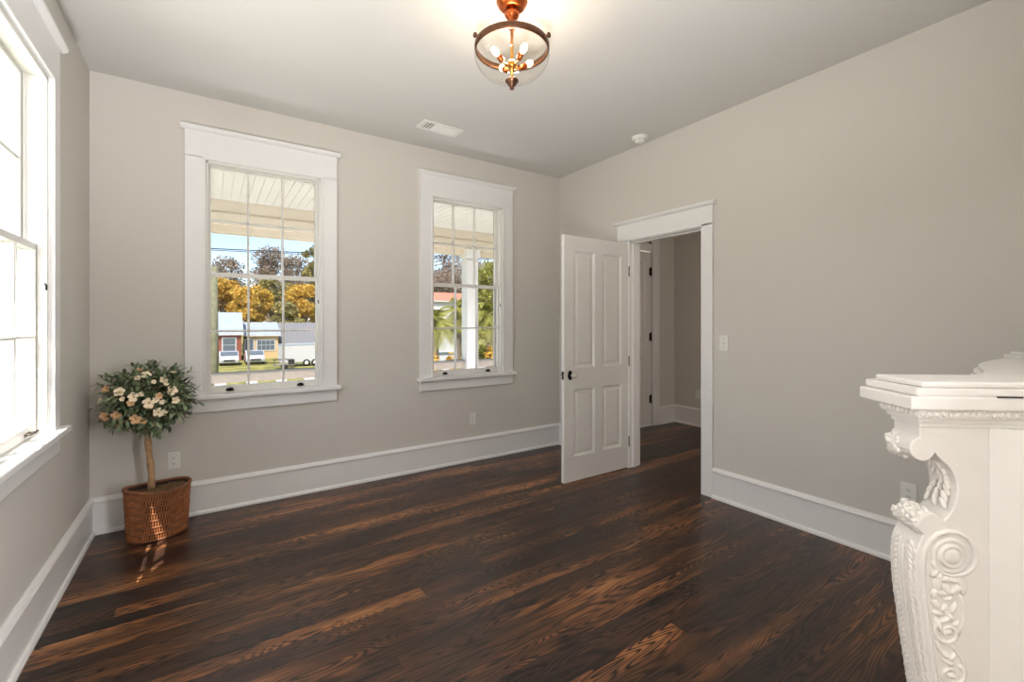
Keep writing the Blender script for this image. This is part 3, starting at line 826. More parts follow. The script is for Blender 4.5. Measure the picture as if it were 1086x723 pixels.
for r_ in range(rows):
    s0, s1 = r_/rows, (r_+1)/rows
    for i in range(NS):
        if r_ % 2: a = 2*PI*(i+.5)/NS
        else: a = 2*PI*i/NS
        q = random.uniform(.0, .003)
        p = [srf(a, s0+.008, -.001), srf(a+.004, (s0+s1)/2, .003+q), srf(a, s1-.008, -.001)]
        stk.tube(p, [.0045, .0055, .0045], 6, cap=False)
    for half in (0, 1):
        pts = []
        for i in range(NS*2):
            a = 2*PI*i/(NS*2)
            wv_ = .0035*math.sin(a*NS/2 + half*PI)
            p = srf(a, s1 if r_ < rows-1 else .965, .005 + wv_*.6); p.z += .0035*math.cos(a*NS/2 + half*PI)
            pts.append(p)
        tw.tube(pts, .0032, 6, closed=True)
        if r_ == 0:
            tw.tube([p + Vector((0, 0, -srf(0, s1).z + .010)) * 1.0 if False else oval(2*PI*i/(NS*2), .162, .131, .010 + .003*math.cos(PI*i/2 + half*PI)) for i, p in enumerate(pts)], .0036, 6, closed=True)
stk.build('wicker_stakes', M_WICK, basket); tw.build('wicker_weave', M_WICKD, basket)
rm = MB()
for half in (0, 1, 2):
    pts = []
    for i in range(216):
        a = 2*PI*i/216; ph = a*30 + half*2*PI/3
        p = oval(a, .175 + .006*math.cos(ph), .144 + .006*math.cos(ph), rimz(a) + .002 + .006*math.sin(ph)); pts.append(p)
    rm.tube(pts, .0052, 6, closed=True)
rm.build('braided_rim', M_WICKD, basket)
ms = MB(); v = [Vector((0, 0, .298))]; rr = random.Random(3)
for k in range(1, 9):
    for i in range(40):
        a = 2*PI*i/40; s = k/8
        p = oval(a, .166*s, .134*s, .294 + .010*math.cos(2*a)*s - .010*s + rr.uniform(-.004, .005)); v.append(p)
f = [(0, 1+i, 1+(i+1) % 40) for i in range(40)] + [(1+(k-1)*40+i, 1+k*40+i, 1+k*40+(i+1) % 40, 1+(k-1)*40+(i+1) % 40) for k in range(1, 8) for i in range(40)]
ms.add(v, f, True)
for _ in range(500):
    a = rr.uniform(0, 2*PI); s = math.sqrt(rr.random())*.92
    p = oval(a, .170*s, .135*s, .290 + .008*math.cos(2*a)*s - .008*s)
    d_ = Vector((rr.uniform(-1, 1), rr.uniform(-1, 1), rr.uniform(.0, .5))).normalized()*rr.uniform(.012, .028)
    ms.tube([p, p + d_*.5 + Vector((0, 0, .006)), p + d_], .0012, 4, cap=False)
tag(ms.build('moss', M_MOSS, pot), 'dry tan moss filling the basket')
tk = MB(); pts = []; rs = []
for k in range(15):
    s = k/14; pts.append(Vector((-.040 - .014*s + .005*math.sin(s*7), .035 - .02*s + .003*math.cos(s*9), .285 + .50*s))); rs.append(.0195 - .003*s + .0022*math.sin(s*23))
tk.tube(pts, rs, 14); tk.build('trunk', M_BARK, pot)
# crown
CC = Vector((-.048, -.015, .900)); CR = Vector((.198, .165, .162))
rr = random.Random(11)
sprigs = MB(); twg = MB()
def leaf(mb, base, d_, l, wd, roll):
    d_ = d_.normalized(); s_ = d_.cross(Vector((0, 0, 1)))
    if s_.length < .05: s_ = d_.orthogonal()
    s_.normalize(); s_ = Matrix.Rotation(roll, 3, d_) @ s_; u_ = s_.cross(d_)
    pts = []
    for t_, w_, h_ in ((0, .12, 0), (.3, .85, .06), (.6, 1, .05), (.85, .55, -.02), (1, 0, -.10)):
        c = base + d_*l*t_ + u_*l*h_
        pts.append((c - s_*wd*w_*.5 + u_*wd*.12*w_, c, c + s_*wd*w_*.5 + u_*wd*.12*w_))
    v = [q for tr_ in pts for q in tr_]
    f = []
    for i in range(4):
        b_ = i*3; f += [(b_, b_+1, b_+4, b_+3), (b_+1, b_+2, b_+5, b_+4)]
    mb.add(v, f, True)
def limit(p):
    wx, wy = p.x - .292, p.y + 3.78
    if wy > 3.975: return False
    if wx < -.645: return False
    if wx > -.19 and wy > 3.925: return False
    return True
for k in range(290):
    # sprig anchor, mostly near the surface, underside flatter
    u = Vector((rr.gauss(0, 1), rr.gauss(0, 1), rr.gauss(0, 1))).normalized()
    rad = rr.random()**.33
    p = CC + Vector((u.x*CR.x*rad, u.y*CR.y*rad, u.z*CR.z*rad))
    if p.z < CC.z - .155: continue
    out = (p - CC); out = Vector((out.x/CR.x, out.y/CR.y, out.z/CR.z)).normalized()
    out = (out + Vector((rr.uniform(-.5, .5), rr.uniform(-.5, .5), rr.uniform(-.2, .5)))).normalized()
    ln = rr.uniform(.035, .075)
    if rr.random() < .12: ln *= 1.6
    tip = p + out*ln
    if not limit(tip + out*.04): continue
    twg.tube([p - out*.03, p, tip], .0012, 4, cap=False)
    nl = rr.randint(5, 8)
    for i in range(nl):
        s = (i+.5)/nl; a = i*2.4 + rr.random()
        side = Matrix.Rotation(a, 3, out) @ out.orthogonal().normalized()
        dd = out*(.35 + s*.6) + side*(.9 - .3*s)
        leaf(sprigs, p + out*ln*s, dd, rr.uniform(.040, .062), rr.uniform(.018, .026), rr.uniform(-.5, .5))
# trailing sprigs that stand proud of the ball, as in the photo
for (tx, ty, tz, bx, by, bz) in ((-.02,-.02,.19, .02,-.01,.27),(.21,-.04,.12,.30,-.05,.19),(.15,0,.16,.20,-.01,.215),(-.20,0,.13,-.29,-.02,.185),(-.24,0,.08,-.34,-.03,.12),(-.25,-.02,-.02,-.345,-.04,-.03),(-.2,0,-.09,-.27,-.03,-.15),(.22,-.02,-.06,.30,-.04,-.10),(.27,-.03,.03,.345,-.05,.05),(-.1,-.02,-.12,-.12,-.04,-.20),(.12,-.02,-.12,.15,-.05,-.17)):
    a, b_ = CC + Vector((tx*.70, ty, tz*.9)), CC + Vector((bx*.76, by, bz*.9))
    twg.tube([a, (a+b_)/2 + Vector((0, 0, .01)), b_], .0014, 4, cap=False)
    out = (b_ - a).normalized()
    for i in range(9):
        s = (i+1)/9; side = Matrix.Rotation(i*2.4, 3, out) @ out.orthogonal().normalized()
        leaf(sprigs, a.lerp(b_, s), out*.6 + side*.7, .040, .014, 0)
twg.build('twigs', M_BARK, pot)
tag(sprigs.build('foliage', M_LEAF, pot), 'dense ball of dark green leaves')
# blossoms
def blossom(c, nrm_, r0, mat):
    q = Vector((0, 0, 1)).rotation_difference(nrm_.normalized()).to_matrix()
    m = MB()
    for k in range(5):
        a = 2*PI*k/5 + rr.random()*.3; d_ = Vector((math.cos(a), math.sin(a), .25)); s_ = Vector((-math.sin(a), math.cos(a), 0))
        pts = []
        for t_, w_, h_ in ((.05, .12, 0), (.35, .55, .10), (.7, .8, .14), (.95, .55, .05), (1.05, .12, -.02)):
            cc = d_*r0*t_ + Vector((0, 0, h_*r0)); ww = r0*w_*.5*1.1
            pts += [c + q @ (cc - s_*ww + Vector((0, 0, .08*r0))), c + q @ cc, c + q @ (cc + s_*ww + Vector((0, 0, .08*r0)))]
        f = []
        for i in range(4):
            b_ = i*3; f += [(b_, b_+1, b_+4, b_+3), (b_+1, b_+2, b_+5, b_+4)]
        m.add(pts, f, True)
    o = m.build('blossom', mat, pot)
    MB().ball(c + q @ Vector((0, 0, r0*.12)), r0*.16, n=8, m=6).build('flower_centre', M_CENTRE, o)
    return o
fl = [(127,416,0,.040),(142,421,0,.040),(158,427,0,.044),(159,430,1,.03),(182,414,0,.042),(186,424,0,.032),(173,403,0,.032),(155,398,0,.036),(148,393,1,.026),(97,415,0,.034),(113,413,1,.034),(107,425,0,.024),(112,441,1,.042),(124,440,1,.040),(144,444,1,.042),(152,446,1,.028),(168,437,0,.040),(173,437,0,.028),(169,420,1,.030),(139,427,1,.030),(136,456,1,.032),(127,450,1,.030),(163,449,1,.024),(130,423,0,.022),(163,405,0,.020),(176,407,0,.02),(150,418,0,.022),(165,424,0,.026),(172,426,0,.022),(183,395,0,.020),(146,401,0,.024)]
for (px, py, kind, r0) in fl:
    # front surface of the ball along the line of sight
    for step in range(60):
        yy = 3.50 + step*.006
        p = at(px, py, yy) - Vector((-.292, 3.78, 0)); e_ = p - CC
        if (e_.x/(CR.x+.045))**2 + (e_.y/(CR.y+.045))**2 + (e_.z/(CR.z+.03))**2 < 1: break
    nn = Vector((e_.x/CR.x**2, e_.y/CR.y**2, e_.z/CR.z**2)).normalized() + Vector((rr.uniform(-.35, .35), -.5, rr.uniform(-.2, .4)))
    blossom(p, nn, r0*.72, M_PEACH if kind else M_PETAL)

# ------------------------------------------------------------------ the porch outside the back wall
M_PCEIL = paint('porch_ceiling_paint', (226, 226, 220), .6, 20, .05, .02)
M_PBEAM = paint('porch_beam_paint', (222, 212, 192), .6, 20, .05, .03)
M_PDECK = paint('porch_deck_paint', (120, 118, 114), .6, 20, .05, .05)
M_SIDING = paint('white_siding', (232, 232, 230), .55, 20, .03, .02)
M_RAIL = paint('beige_grey_rail_paint', (172, 162, 148), .6, 20, .03, .05)  # even beige-grey tone, darker than the balusters
M_CAP = paint('grey_rail_cap', (128, 126, 120), .6, 20, .03, .05)
DZ = -.12
m = MB()
for k in range(22): m.box(-2.3, 6.6, YB+TW+.001 + k*.108, YB+TW+.105 + k*.108, DZ-.04, DZ)
struct(m.build('floor_porch', M_PDECK), 'grey painted porch deck')
m = MB(); m.box(-2.3, 6.6, YB+TW, 6.62, 2.865, 2.90)
for k in range(100): m.box(-2.3 + k*.089, -2.3 + k*.089 + .083, YB+TW, 6.35, 2.856, 2.866)
struct(m.build('ceiling_porch', M_PCEIL), 'white beadboard porch ceiling')
m = MB(); m.box(-2.3, 6.6, 6.36, 6.56, 2.565, 2.87); m.box(-2.3, 6.6, 6.345, 6.37, 2.60, 2.70); m.box(-2.3, 6.6, 6.44, 6.60, 2.485, 2.57)
struct(m.build('trim_3', M_PBEAM, None, .004), 'cream porch beam')
for x in (-2.1, 3.49, 6.3):
    m = MB(); m.box(x-.10, x+.10, 6.34, 6.54, DZ, 2.57); m.box(x-.125, x+.125, 6.315, 6.565, 2.44, 2.57); m.box(x-.115, x+.115, 6.325, 6.555, 2.36, 2.39); m.box(x-.13, x+.13, 6.31, 6.57, DZ, .10)
    struct(m.build('column_porch', M_SIDING, None, .006), 'square white porch column')
rail = empty('porch_railing', (0, 6.45, 0), 0, 'low white porch railing with a grey cap beyond the two windows', 'railing')
m = MB(); m.box(-2.0, 3.385, -.03, .03, .665, .765); m.box(3.595, 6.2, -.03, .03, .665, .765); m.box(-2.0, 3.385, -.03, .03, 0, .08); m.box(3.595, 6.2, -.03, .03, 0, .08); m.build('rail', M_RAIL, rail, .004)
m = MB(); m.box(-2.0, 3.385, -.055, .055, .765, .79); m.box(3.595, 6.2, -.055, .055, .765, .79); m.build('rail_cap', M_CAP, rail, .004)
x = -1.95
while x < 6.15:
    if not (3.3 < x + .06 < 3.65): MB().box(x, x+.12, -.02, .02, .078, .667).build('baluster', M_SIDING, rail)
    x += .33
# side: unseen overhang added as sun blocker, white boarded screen beyond the left window
struct(MB().box(-1.06, XL-TW, -4.0, 4.4, 2.87, 2.95).box(-1.10, -1.04, -4.0, 4.4, 2.82, 3.0).build('sun_blocker', M_PCEIL), 'unseen overhang added to cut the sun at the left window')
m = MB(); m.box(-2.6, XL-TW-.003, 4.42, 4.47, -1.9, 2.85)
for k in range(16): m.box(-2.6 + k*.115, -2.6 + k*.115 + .022, 4.395, 4.43, -1.9, 2.85)
struct(m.build('wall_porch_side', M_SIDING), 'white vertical board screen at the porch end')

# ------------------------------------------------------------------ ground and street
GZ = -3.3
def ground_mat(name, c1, c2, c3, scale):
    t = NT(name); g = t.n('ShaderNodeTexCoord'); ns = t.n('ShaderNodeTexNoise', i_Scale=scale, i_Detail=6.0)
    t.l(g.outputs['Object'], ns.inputs['Vector'])
    t.l(t.ramp(ns.outputs['Fac'], [(.35, lin(c1)), (.5, lin(c2)), (.65, lin(c3))]), t.b.inputs['Base Color']); t.b.inputs['Roughness'].default_value = .95
    return t.m
M_GRASS = ground_mat('winter_lawn', (92,96,40), (128,124,58), (152,142,76), .8)
M_EARTH = ground_mat('asphalt', (120,118,114), (134,131,126), (146,143,138), 3)
struct(MB().box(-120, 160, -10, 190, GZ-.2, GZ).build('ground', M_GRASS), 'yellow-green winter lawn')
struct(MB().box(-120, 160, 24, 31, GZ, GZ+.01).build('road', M_EARTH), 'asphalt street')

def brick_mat():
    t = NT('red_brick'); g = t.n('ShaderNodeTexCoord'); b_ = t.n('ShaderNodeTexBrick', i_Scale=4.0)
    mp = t.n('ShaderNodeMapping'); mp.inputs['Rotation'].default_value = (R(90), 0, 0); t.l(g.outputs['Object'], mp.inputs['Vector']); t.l(mp.outputs[0], b_.inputs['Vector'])
    b_.inputs['Color1'].default_value = lin((140,72,54)); b_.inputs['Color2'].default_value = lin((122,60,46)); b_.inputs['Mortar'].default_value = lin((150,118,100))
    b_.inputs['Mortar Size'].default_value = .015
    t.l(b_.outputs[0], t.b.inputs['Base Color']); t.b.inputs['Roughness'].default_value = .9
    return t.m
M_BRICK = brick_mat()
M_METALROOF = paint('pale_metal_roof', (150, 160, 170), .5, 3, .0, .04)
M_CREAM = paint('cream_stucco', (196, 166, 122), .8, 3, .0, .04)
M_WHITE = paint('white_wall', (190, 190, 188), .7, 3, .0, .03)
M_GREYR = paint('grey_shingle_roof', (112, 112, 114), .9, 4, .0, .1)
M_PINKR = paint('terracotta_roof', (172, 116, 94), .8, 4, .0, .08)
M_DGLASS = paint('dark_window_glass', (90, 100, 108), .15, 4, 0, .05)
M_TYRE = paint('black_rubber', (34, 34, 34), .8, 10, 0, .05)
M_CARW = paint('white_car_paint', (186, 188, 192), .2, 10, 0, .01, coat=.5)
M_POST = paint('mossy_timber', (112, 112, 88), .9, 6, .5, .25)

def house(name, label, xa, xb, Y, zt_eave, z_ridge, depth, wall, roof, windows=(), over=.35, chim=None, gb=GZ):
    e = empty(name, ((xa+xb)/2, Y, gb), 0, label, 'house', 'houses across the street')
    hw = (xb-xa)/2; ze, zr = zt_eave-gb, z_ridge-gb
    box('walls', wall, (-hw, hw, 0, depth, 0, ze), e)
    m = MB()
    for sg in (0, 1):
        y0, y1 = (-over, depth/2) if sg == 0 else (depth+over, depth/2)
        z0 = ze - .05
        m.prism([(-hw-over, y0, z0), (-hw-over, y1, zr), (-hw-over, y1, zr+.12), (-hw-over, y0, z0+.12)], (2*hw+2*over, 0, 0))
    m.build('roof', roof, e)
    for sx in (-1, 1):
        MB().prism([(sx*hw, 0, ze-.01), (sx*hw, depth, ze-.01), (sx*hw, depth/2, zr-.02)], (-sx*.1, 0, 0)).build('gable', wall, e)
    for (cx, z0, z1, wd, kind) in windows:
        lx = cx - (xa+xb)/2
        fm = MB(); fm.box(lx-wd/2-.10, lx+wd/2+.10, -.06, .02, z0-gb-.1, z1-gb+.1)
        fo = fm.build('window' if kind != 'door' else 'front_door', M_WHITE, e)
        g = MB(); cols = 2 if kind == 'two' else 1 if kind in ('one', 'door') else 4
        for c_ in range(cols):
            for r_ in range(2):
                a0 = lx-wd/2 + wd*c_/cols+.02; a1 = lx-wd/2 + wd*(c_+1)/cols-.02; b0 = z0-gb+(z1-z0)*r_/2+.03; b1 = z0-gb+(z1-z0)*(r_+1)/2-.03
                g.box(a0, a1, -.075, -.055, b0, b1)
        g.build('pane', M_DGLASS if kind != 'blind' else M_WHITE, fo)
    MB().box(-hw-over, hw+over, -over-.03, -over+.02, ze-.16, ze+.03).build('fascia', M_WHITE, e)
    if chim: box('chimney', M_BRICK, (chim-.4, chim+.4, depth/2-.4, depth/2+.4, zr-.6, zr+.6), e)
    return e
def X(px, Y): return at(px, 350, Y).x
def Z(py, px, Y): return at(px, py, Y).z
Ya = 64
house('brick_house', 'red brick house with a pale metal roof and a white-framed window across the street', X(205, Ya), X(256.0, Ya), Ya, Z(354, 240, Ya), Z(332, 240, Ya+3.5), 9, M_BRICK, M_METALROOF, [(X(243, Ya), Z(373, 243, Ya), Z(358.5, 243, Ya), 1.3, 'one')], .25)
Yb = 66.5
house('cream_house', 'cream stucco house with a long pale roof and wide window, right of the brick house', X(261.5, Yb), X(295, Yb), Yb, Z(355, 280, Yb), Z(342.5, 280, Yb+4), 8, M_CREAM, M_METALROOF, [(X(282, Yb), Z(371, 282, Yb), Z(360.5, 282, Yb), 2.0, 'four'), (X(264.5, Yb), Z(383, 264, Yb), Z(360, 264, Yb), .9, 'door')], .3)
Yc = 69
house('white_house', 'low white house with a grey front slope behind the white trailer', X(299.5, Yc), X(345, Yc), Yc, Z(364, 310, Yc), Z(343, 310, Yc+5), 9, M_WHITE, M_GREYR, [(X(303, Yc), Z(383, 303, Yc), Z(368, 303, Yc), 1.2, 'two')], .3)
Yd = 60
house('terracotta_roofed_house', 'house with a pink terracotta roof behind the palms', X(440, Yd), X(502, Yd), Yd, Z(319, 470, Yd), Z(311, 470, Yd+4), 8, M_WHITE, M_PINKR, [(X(462, Yd), Z(345, 462, Yd), Z(328, 462, Yd), 1.4, 'two'), (X(485, Yd), Z(345, 485, Yd), Z(328, 485, Yd), 1.4, 'two')], .3)

def car(px, Y, label, body=M_CARW, rz=R(180)):
    e = empty('car', (X(px, Y), Y, GZ), rz, label, 'car', 'white cars parked across the street')
    # local: length along y (nose towards +y after rotation faces the viewer)
    W = .9
    prof = [(-2.2, .35), (-2.25, .75), (-2.1, .98), (-1.3, 1.05), (-.7, 1.5), (.9, 1.5), (1.5, 1.05), (2.15, .92), (2.28, .6), (2.2, .3)]
    m = MB(); m.prism([(-W, y, z) for y, z in prof], (2*W, 0, 0)); m.build('body', body, e, .08, 3)
    g = MB()
    g.prism([(-W+.1, .93, 1.44), (-W+.1, 1.5, 1.09), (-W+.1, 1.54, 1.13), (-W+.1, .97, 1.48)], (2*W-.2, 0, 0))
    g.build('windscreen', M_DGLASS, e)
    for sx in (-1, 1): MB().prism([(sx*(W+.005), -1.15, 1.08), (sx*(W+.005), 1.35, 1.08), (sx*(W+.005), .85, 1.42), (sx*(W+.005), -.65, 1.42)], (-sx*.02, 0, 0)).build('side_window', M_DGLASS, e)
    g = MB().box(-.5, .5, 2.24, 2.30, .48, .66); g.build('grille', M_TYRE, e)
    for sx in (-1, 1):
        MB().ball((sx*.68, 2.2, .72), (.17, .08, .09)).build('headlamp', M_PLAST, e)
        for y in (-1.4, 1.4): 
            wh = MB().lathe([(0, -.1), (.2, -.1), (.32, -.09), (.33, 0), (.32, .09), (.2, .1), (0, .1)], (sx*.82, y, .33), 20, 'X').build('wheel', M_TYRE, e)
            MB().lathe([(0, .105), (.17, .105), (.17, .09)], (sx*.82, y, .33), 16, 'X', Matrix.Diagonal((sx, 1, 1))).build('hubcap', M_PLAST, wh)
    return e
car(242.5, 59, 'white car parked in front of the brick house')
car(269.5, 59, 'white car parked in front of the cream house')
# trailer
Yt = 52
e = empty('cargo_trailer', (X(317, Yt), Yt, GZ), R(4), 'white enclosed trailer parked on the lawn before the white house', 'trailer')
hl = (X(338, Yt) - X(302, Yt))/2
ht = Z(365, 317, Yt) - GZ
box('body', M_WHITE, (-hl, hl, 0, 2.0, .45, ht), e, .05)
box('roof_edge', M_METALROOF, (-hl-.02, hl+.02, -.02, 2.02, ht-.10, ht+.02), e)
MB().tube([(-hl, 1, .45), (-hl-1.3, 1, .45)], .05, 6).build('hitch', M_TYRE, e)
for x in (.75, 1.6):
    wh = MB().lathe([(0, -.1), (.24, -.1), (.36, -.08), (.37, 0), (.36, .08), (.24, .1), (0, .1)], (x, -.02, .37), 24, 'Y').build('wheel', M_TYRE, e)
    MB().lathe([(0, -.11), (.19, -.11), (.19, -.09)], (x, -.02, .37), 16, 'Y').build('hub', M_PLAST, wh)
e = empty('utility_trailer', (X(302, 50.0), 50.0, GZ), 0, 'small dark open trailer beside the white enclosed trailer', 'trailer')
box('bed', M_DUCT, (-.9, .9, 0, 1.2, .35, .45), e); 
m = MB()
for x in (-.88, .86): m.box(x, x+.04, 0, .04, .45, .95); m.box(x, x+.04, 1.16, 1.2, .45, .95)
m.box(-.9, .9, 0, .03, .90, .95); m.box(-.9, .9, 1.17, 1.2, .90, .95); m.box(.3, .9, .0, .03, .45, .9)
m.build('side_rail', M_TYRE, e)
for y in (-.1, 1.3): MB().lathe([(0, -.07), (.24, -.07), (.25, 0), (.24, .07), (0, .07)], (0, y, .25), 18, 'Y').build('wheel', M_TYRE, e)

# post and wires
p = at(227, 350, 19)
MB().tube([(p.x, p.y, GZ), (p.x+.02, p.y, .5), (p.x, p.y, 3.35)], [.13, .12, .11], 10).build('timber_post', M_POST)
tag(bpy.data.objects['timber_post'], 'mossy grey-green timber post at the street edge, left in the wide window', 'post')
for k, (ya, yb) in enumerate(((261, 264), (262.6, 266))):
    a = at(150, ya-1.5, 30); b_ = at(600, yb+ 8, 30)
    pts = [a.lerp(b_, i/30) - Vector((0, 0, 1.0*4*(i/30)*(1-i/30)*.25)) for i in range(31)]
    tag(MB().tube(pts, .022 if k else .03, 6).build('overhead_wire', M_TYRE), 'thin black overhead wire crossing in front of the trees', 'wire', 'overhead wires above the street')

for px_, lab in ((150, 'utility pole at the wires\' end beyond the wide window'), (600, 'utility pole at the wires\' end beyond the smaller window')):
    q_ = at(px_, 270, 30); po = empty('utility_pole', (q_.x, 30, GZ), 0, lab, 'pole')
    MB().tube([(0, 0, 0), (0, 0, 11.2)], [.16, .12], 10).build('pole', M_POST, po); box('crossarm', M_POST, (-.06, .06, -.9, .9, 10.2, 10.32), po)

# ------------------------------------------------------------------ trees
def foliage_mat(name, stops, scale=.5):
    t = NT(name); g = t.n('ShaderNodeTexCoord'); ns = t.n('ShaderNodeTexNoise', i_Scale=scale, i_Detail=5.0, i_Roughness=.7)
    t.l(g.outputs['Object'], ns.inputs['Vector'])
    t.l(t.ramp(ns.outputs['Fac'], [(p_, lin(c_)) for p_, c_ in stops]), t.b.inputs['Base Color'])
    t.b.inputs['Roughness'].default_value = .7
    tl = t.n('ShaderNodeBsdfTranslucent'); t.l(t.t.nodes['Color Ramp'].outputs[0] if 'Color Ramp' in t.t.nodes else ns.outputs[0], tl.inputs['Color'])
    mx = t.n('ShaderNodeMixShader', i_0=.3); t.l(t.b.outputs[0], mx.inputs[1]); t.l(tl.outputs[0], mx.inputs[2]); t.l(mx.outputs[0], t.out.inputs['Surface'])
    return t.m
M_GOLD = foliage_mat('golden_foliage', [(.3, (150,116,40)), (.45, (198,160,62)), (.58, (212,180,84)), (.7, (140,136,70))], .9)
M_OLIVE = foliage_mat('olive_foliage', [(.3, (96,98,56)), (.48, (146,138,82)), (.6, (178,164,102)), (.72, (116,118,70))], .9)
M_GREYT = foliage_mat('grey_brown_twigs', [(.3, (116,100,88)), (.5, (154,138,122)), (.7, (176,158,138))], 1.2)
M_LIME = foliage_mat('yellow_green_foliage', [(.3, (98,104,44)), (.5, (150,150,70)), (.7, (186,178,104))], 2.5)
M_TRUNK = paint('grey_bark', (138, 124, 112), .9, 3, .4, .2)
def tree(label, px, Y, top_py, half_px, mat, seed, squash=.75, nleaf=2600, size=.42, bare=False, name='tree', low_py=None):
    rr = random.Random(seed)
    base = at(px, 350, Y); ztop = Z(top_py, px, Y); rad = abs(X(px+half_px, Y) - X(px-half_px, Y))/2
    e = empty(name, (base.x, Y, GZ), 0, label, 'tree', 'trees across the street')
    H = ztop - GZ
    zlow = (Z(low_py, px, Y) - GZ) if low_py else H*.35
    tm = MB()
    tm.tube([(0, 0, 0), (.1, 0, H*.3), (0, .1, H*.6)], [.035*H, .026*H, .015*H], 8)
    blobs = []
    nb = 26
    for i in range(nb):
        a = rr.uniform(0, 2*PI); q = math.sqrt(rr.random())*.85; s = rr.random()
        zc = zlow + (H-zlow)*(.18 + .68*s); lim = rad*(1 - .55*max(0, s-.35))
        c = Vector((q*lim*math.cos(a), q*lim*math.sin(a), zc)); br = rad*rr.uniform(.34, .52)
        blobs.append((c, br)); 
        mid = Vector((c.x*.4, c.y*.4, H*.3 + (c.z-H*.3)*.5))
        tm.tube([(0, 0, H*.25), mid, c], [.014*H, .009*H, .003*H], 5)
        if bare:
            for _ in range(9):
                d_ = Vector((rr.gauss(0, 1), rr.gauss(0, 1), rr.gauss(.3, .8))).normalized()*br*1.2
                m1 = c.lerp(mid, rr.random()*.7)
                tm.tube([m1, m1 + d_*.5 + Vector((0, 0, .1)), m1 + d_], [.005*H, .003*H, .0012*H], 4, cap=False)
    tm.build('trunk', M_TRUNK, e)
    lf = MB()
    for _ in range(int(nleaf*1.5)):
        c, br = rr.choice(blobs)
        d_ = Vector((rr.gauss(0, 1), rr.gauss(0, 1), rr.gauss(0, 1))).normalized()*br*(rr.random()**.4)
        d_.z *= squash
        p = c + d_
        a = Vector((rr.gauss(0, 1), rr.gauss(0, 1), rr.gauss(0, 1))).normalized(); b_ = a.orthogonal().normalized(); b_ = Matrix.Rotation(rr.uniform(0, 6), 3, a) @ b_
        c2 = a.cross(b_); s = size*rr.uniform(.6, 1.4)
        lf.add([p - b_*s*.5, p - c2*s*.3 + a*s*.1, p + b_*s*.5, p + c2*s*.3 + a*s*.1], [(0, 1, 2, 3)])
    lf.build('foliage', mat, e)
    return e
# grey winter trees with thin crowns, farther away
tree('bare grey-brown tree at the far left of the wide window view', 226, 102.12, 272, 22, M_GREYT, 21, nleaf=1500, size=.42, bare=True)
tree('bare tree with pale twigs behind the brick house, between the bare tree and tall ones', 247, 96.6, 264, 20, M_GREYT, 22, nleaf=1500, size=.42, bare=True)
tree('tall bare grey-brown tree at the centre of the wide window view', 285, 99.36, 256, 22, M_GREYT, 23, nleaf=1900, size=.42, bare=True)
tree('bare grey-brown tree right of the tallest bare tree in the wide window', 310, 104.88, 264, 20, M_GREYT, 24, nleaf=1500, size=.42, bare=True)
tree('olive leafy tree rising highest at the right edge of the wide window', 333, 82.8, 250, 15, M_OLIVE, 25, nleaf=2600, size=.42)
# nearer coloured trees
tree('golden-leaved tree directly behind the brick house', 238, 82.8, 292, 24, M_GOLD, 31, nleaf=4200, size=.46)
tree('golden-leaved tree behind the cream house', 267, 78.66, 300, 22, M_GOLD, 32, nleaf=3800, size=.46)
tree('olive-grey tree behind the roof of the white house', 293, 85.56, 288, 22, M_OLIVE, 33, nleaf=3600, size=.46)
tree('golden-olive tree behind the white enclosed trailer', 323, 80.04, 300, 22, M_GOLD, 34, nleaf=3600, size=.46)
tree('low golden tree at the far left behind the timber post', 214, 80.04, 300, 18, M_GOLD, 35, nleaf=2800, size=.46)
tree('low olive tree between the cream and the white house', 305, 77.28, 318, 18, M_OLIVE, 36, nleaf=2400, size=.46)
tree('grey-brown tree in the upper left panes of the smaller window', 462, 80.04, 262, 26, M_GREYT, 41, nleaf=2800, size=.42, bare=True)
tree('grey-brown mottled tree left of the porch column', 492, 71.76, 266, 26, M_GREYT, 42, nleaf=2800, size=.32, bare=True)
tree('olive tree behind the terracotta roof', 478, 112, 288, 26, M_OLIVE, 43, nleaf=3000, size=.46)
tree('yellow-green leafy tree right of the porch column', 521, 26, 268, 22, M_LIME, 44, nleaf=4200, size=.20)
tree('leafy yellow-green shrub tree low beyond the porch column', 524, 20, 330, 20, M_LIME, 45, nleaf=2600, size=.15, low_py=392)
def bush(label, px, Y, top_py, half_px, mat, seed):
    rr = random.Random(seed); base = at(px, 350, Y); h_ = Z(top_py, px, Y) - GZ; rad = abs(X(px+half_px, Y) - X(px-half_px, Y))/2
    e = empty('bush', (base.x, Y, GZ), 0, label, 'bush', 'bushes beyond the smaller window')
    st = MB()
    for k in range(9):
        a = k*.7; st.tube([(0, 0, 0), (rad*.5*math.cos(a), rad*.5*math.sin(a), h_*.7)], [.04, .012], 5)
    st.build('stem', M_TRUNK, e)
    lf = MB()
    for _ in range(1600):
        u = Vector((rr.gauss(0, 1), rr.gauss(0, 1), rr.gauss(0, 1))).normalized(); q = rr.random()**.35
        p = Vector((u.x*rad*q, u.y*rad*q, h_*.5 + u.z*h_*.5*q)); a = u.orthogonal(); a = Matrix.Rotation(rr.uniform(0, 6), 3, u) @ a; b_ = u.cross(a); s = .13*rr.uniform(.6, 1.4)
        lf.add([p - a*s*.5, p - b_*s*.3, p + a*s*.5, p + b_*s*.3 + u*s*.2], [(0, 1, 2, 3)])
    lf.build('foliage', mat, e)
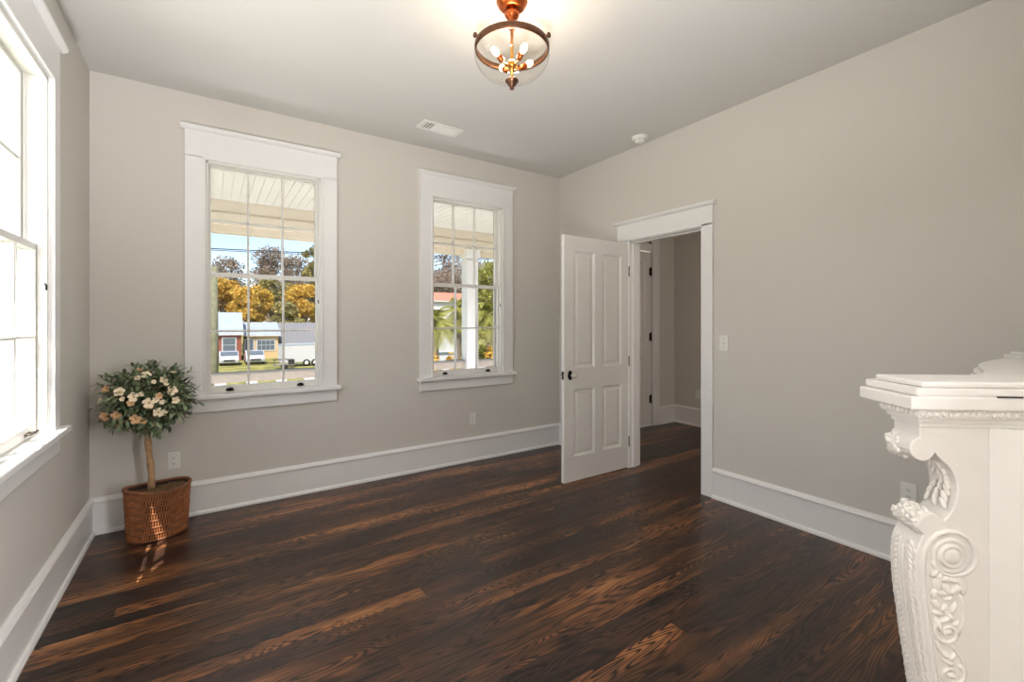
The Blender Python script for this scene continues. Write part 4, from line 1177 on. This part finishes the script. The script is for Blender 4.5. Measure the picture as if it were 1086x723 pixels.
bush('round golden bush low in the smaller window, at the left', 460, 15.6, 371, 9, M_GOLD, 51)
bush('round golden bush low in the smaller window, under the middle palm', 478, 16.5, 373, 8, M_GOLD, 52)
bush('brownish bush low in the smaller window, next to the porch column', 493, 17.5, 366, 8, M_OLIVE, 53)
bush('golden bush low in the smaller window, right of the porch column', 520, 16, 366, 9, M_GOLD, 54)
def palm(label, px, Y, top_py, rad, seed):
    rr = random.Random(seed); base = at(px, 350, Y); h_ = Z(top_py, px, Y) - GZ - .3
    e = empty('palm_tree', (base.x, Y, GZ), 0, label, 'palm tree', 'palms beyond the smaller window')
    MB().tube([(0, 0, 0), (.03, 0, h_*.5), (0, .02, h_)], [.17, .14, .13], 10).build('trunk', M_TRUNK, e)
    fr = MB()
    for k in range(34):
        az = k*2.4 + rr.random()*.4; el = R(rr.uniform(-45, 80)); L_ = rad*rr.uniform(.85, 1.15)
        d_ = Vector((math.cos(az)*math.cos(el), math.sin(az)*math.cos(el), math.sin(el)))
        o = Vector((0, 0, h_)); pts = []
        for i in range(7):
            s = i/6; pts.append(o + d_*L_*s + Vector((0, 0, -L_*.55*s*s)))
        fr.tube(pts, [.018*(1-i/8) for i in range(7)], 4, cap=False)
        for i in range(2, 7):
            t_ = (pts[i] - pts[i-1]).normalized(); s_ = t_.cross(Vector((0, 0, 1))); 
            if s_.length < .1: continue
            s_.normalize()
            for sg in (-1, 1):
                for j in range(4):
                    b0 = pts[i-1].lerp(pts[i], j/4); tip = b0 + (t_*.7 + s_*sg*.8 + Vector((0, 0, -.45)))*L_*.34
                    n_ = t_*L_*.018
                    fr.add([b0 - n_, b0 + n_, tip], [(0, 1, 2)])
    fr.build('frond', M_LIME, e)
palm('palm with yellow-green fronds at the left of the smaller window', 462, 19, 333, 1.15, 61)
palm('taller palm in the middle panes of the smaller window', 487, 21, 322, 1.3, 62)
palm('palm right of the porch column in the smaller window', 519, 18, 325, 1.15, 63)
car(470, 46, 'white car glimpsed under the palms in the smaller window', rz=R(90))
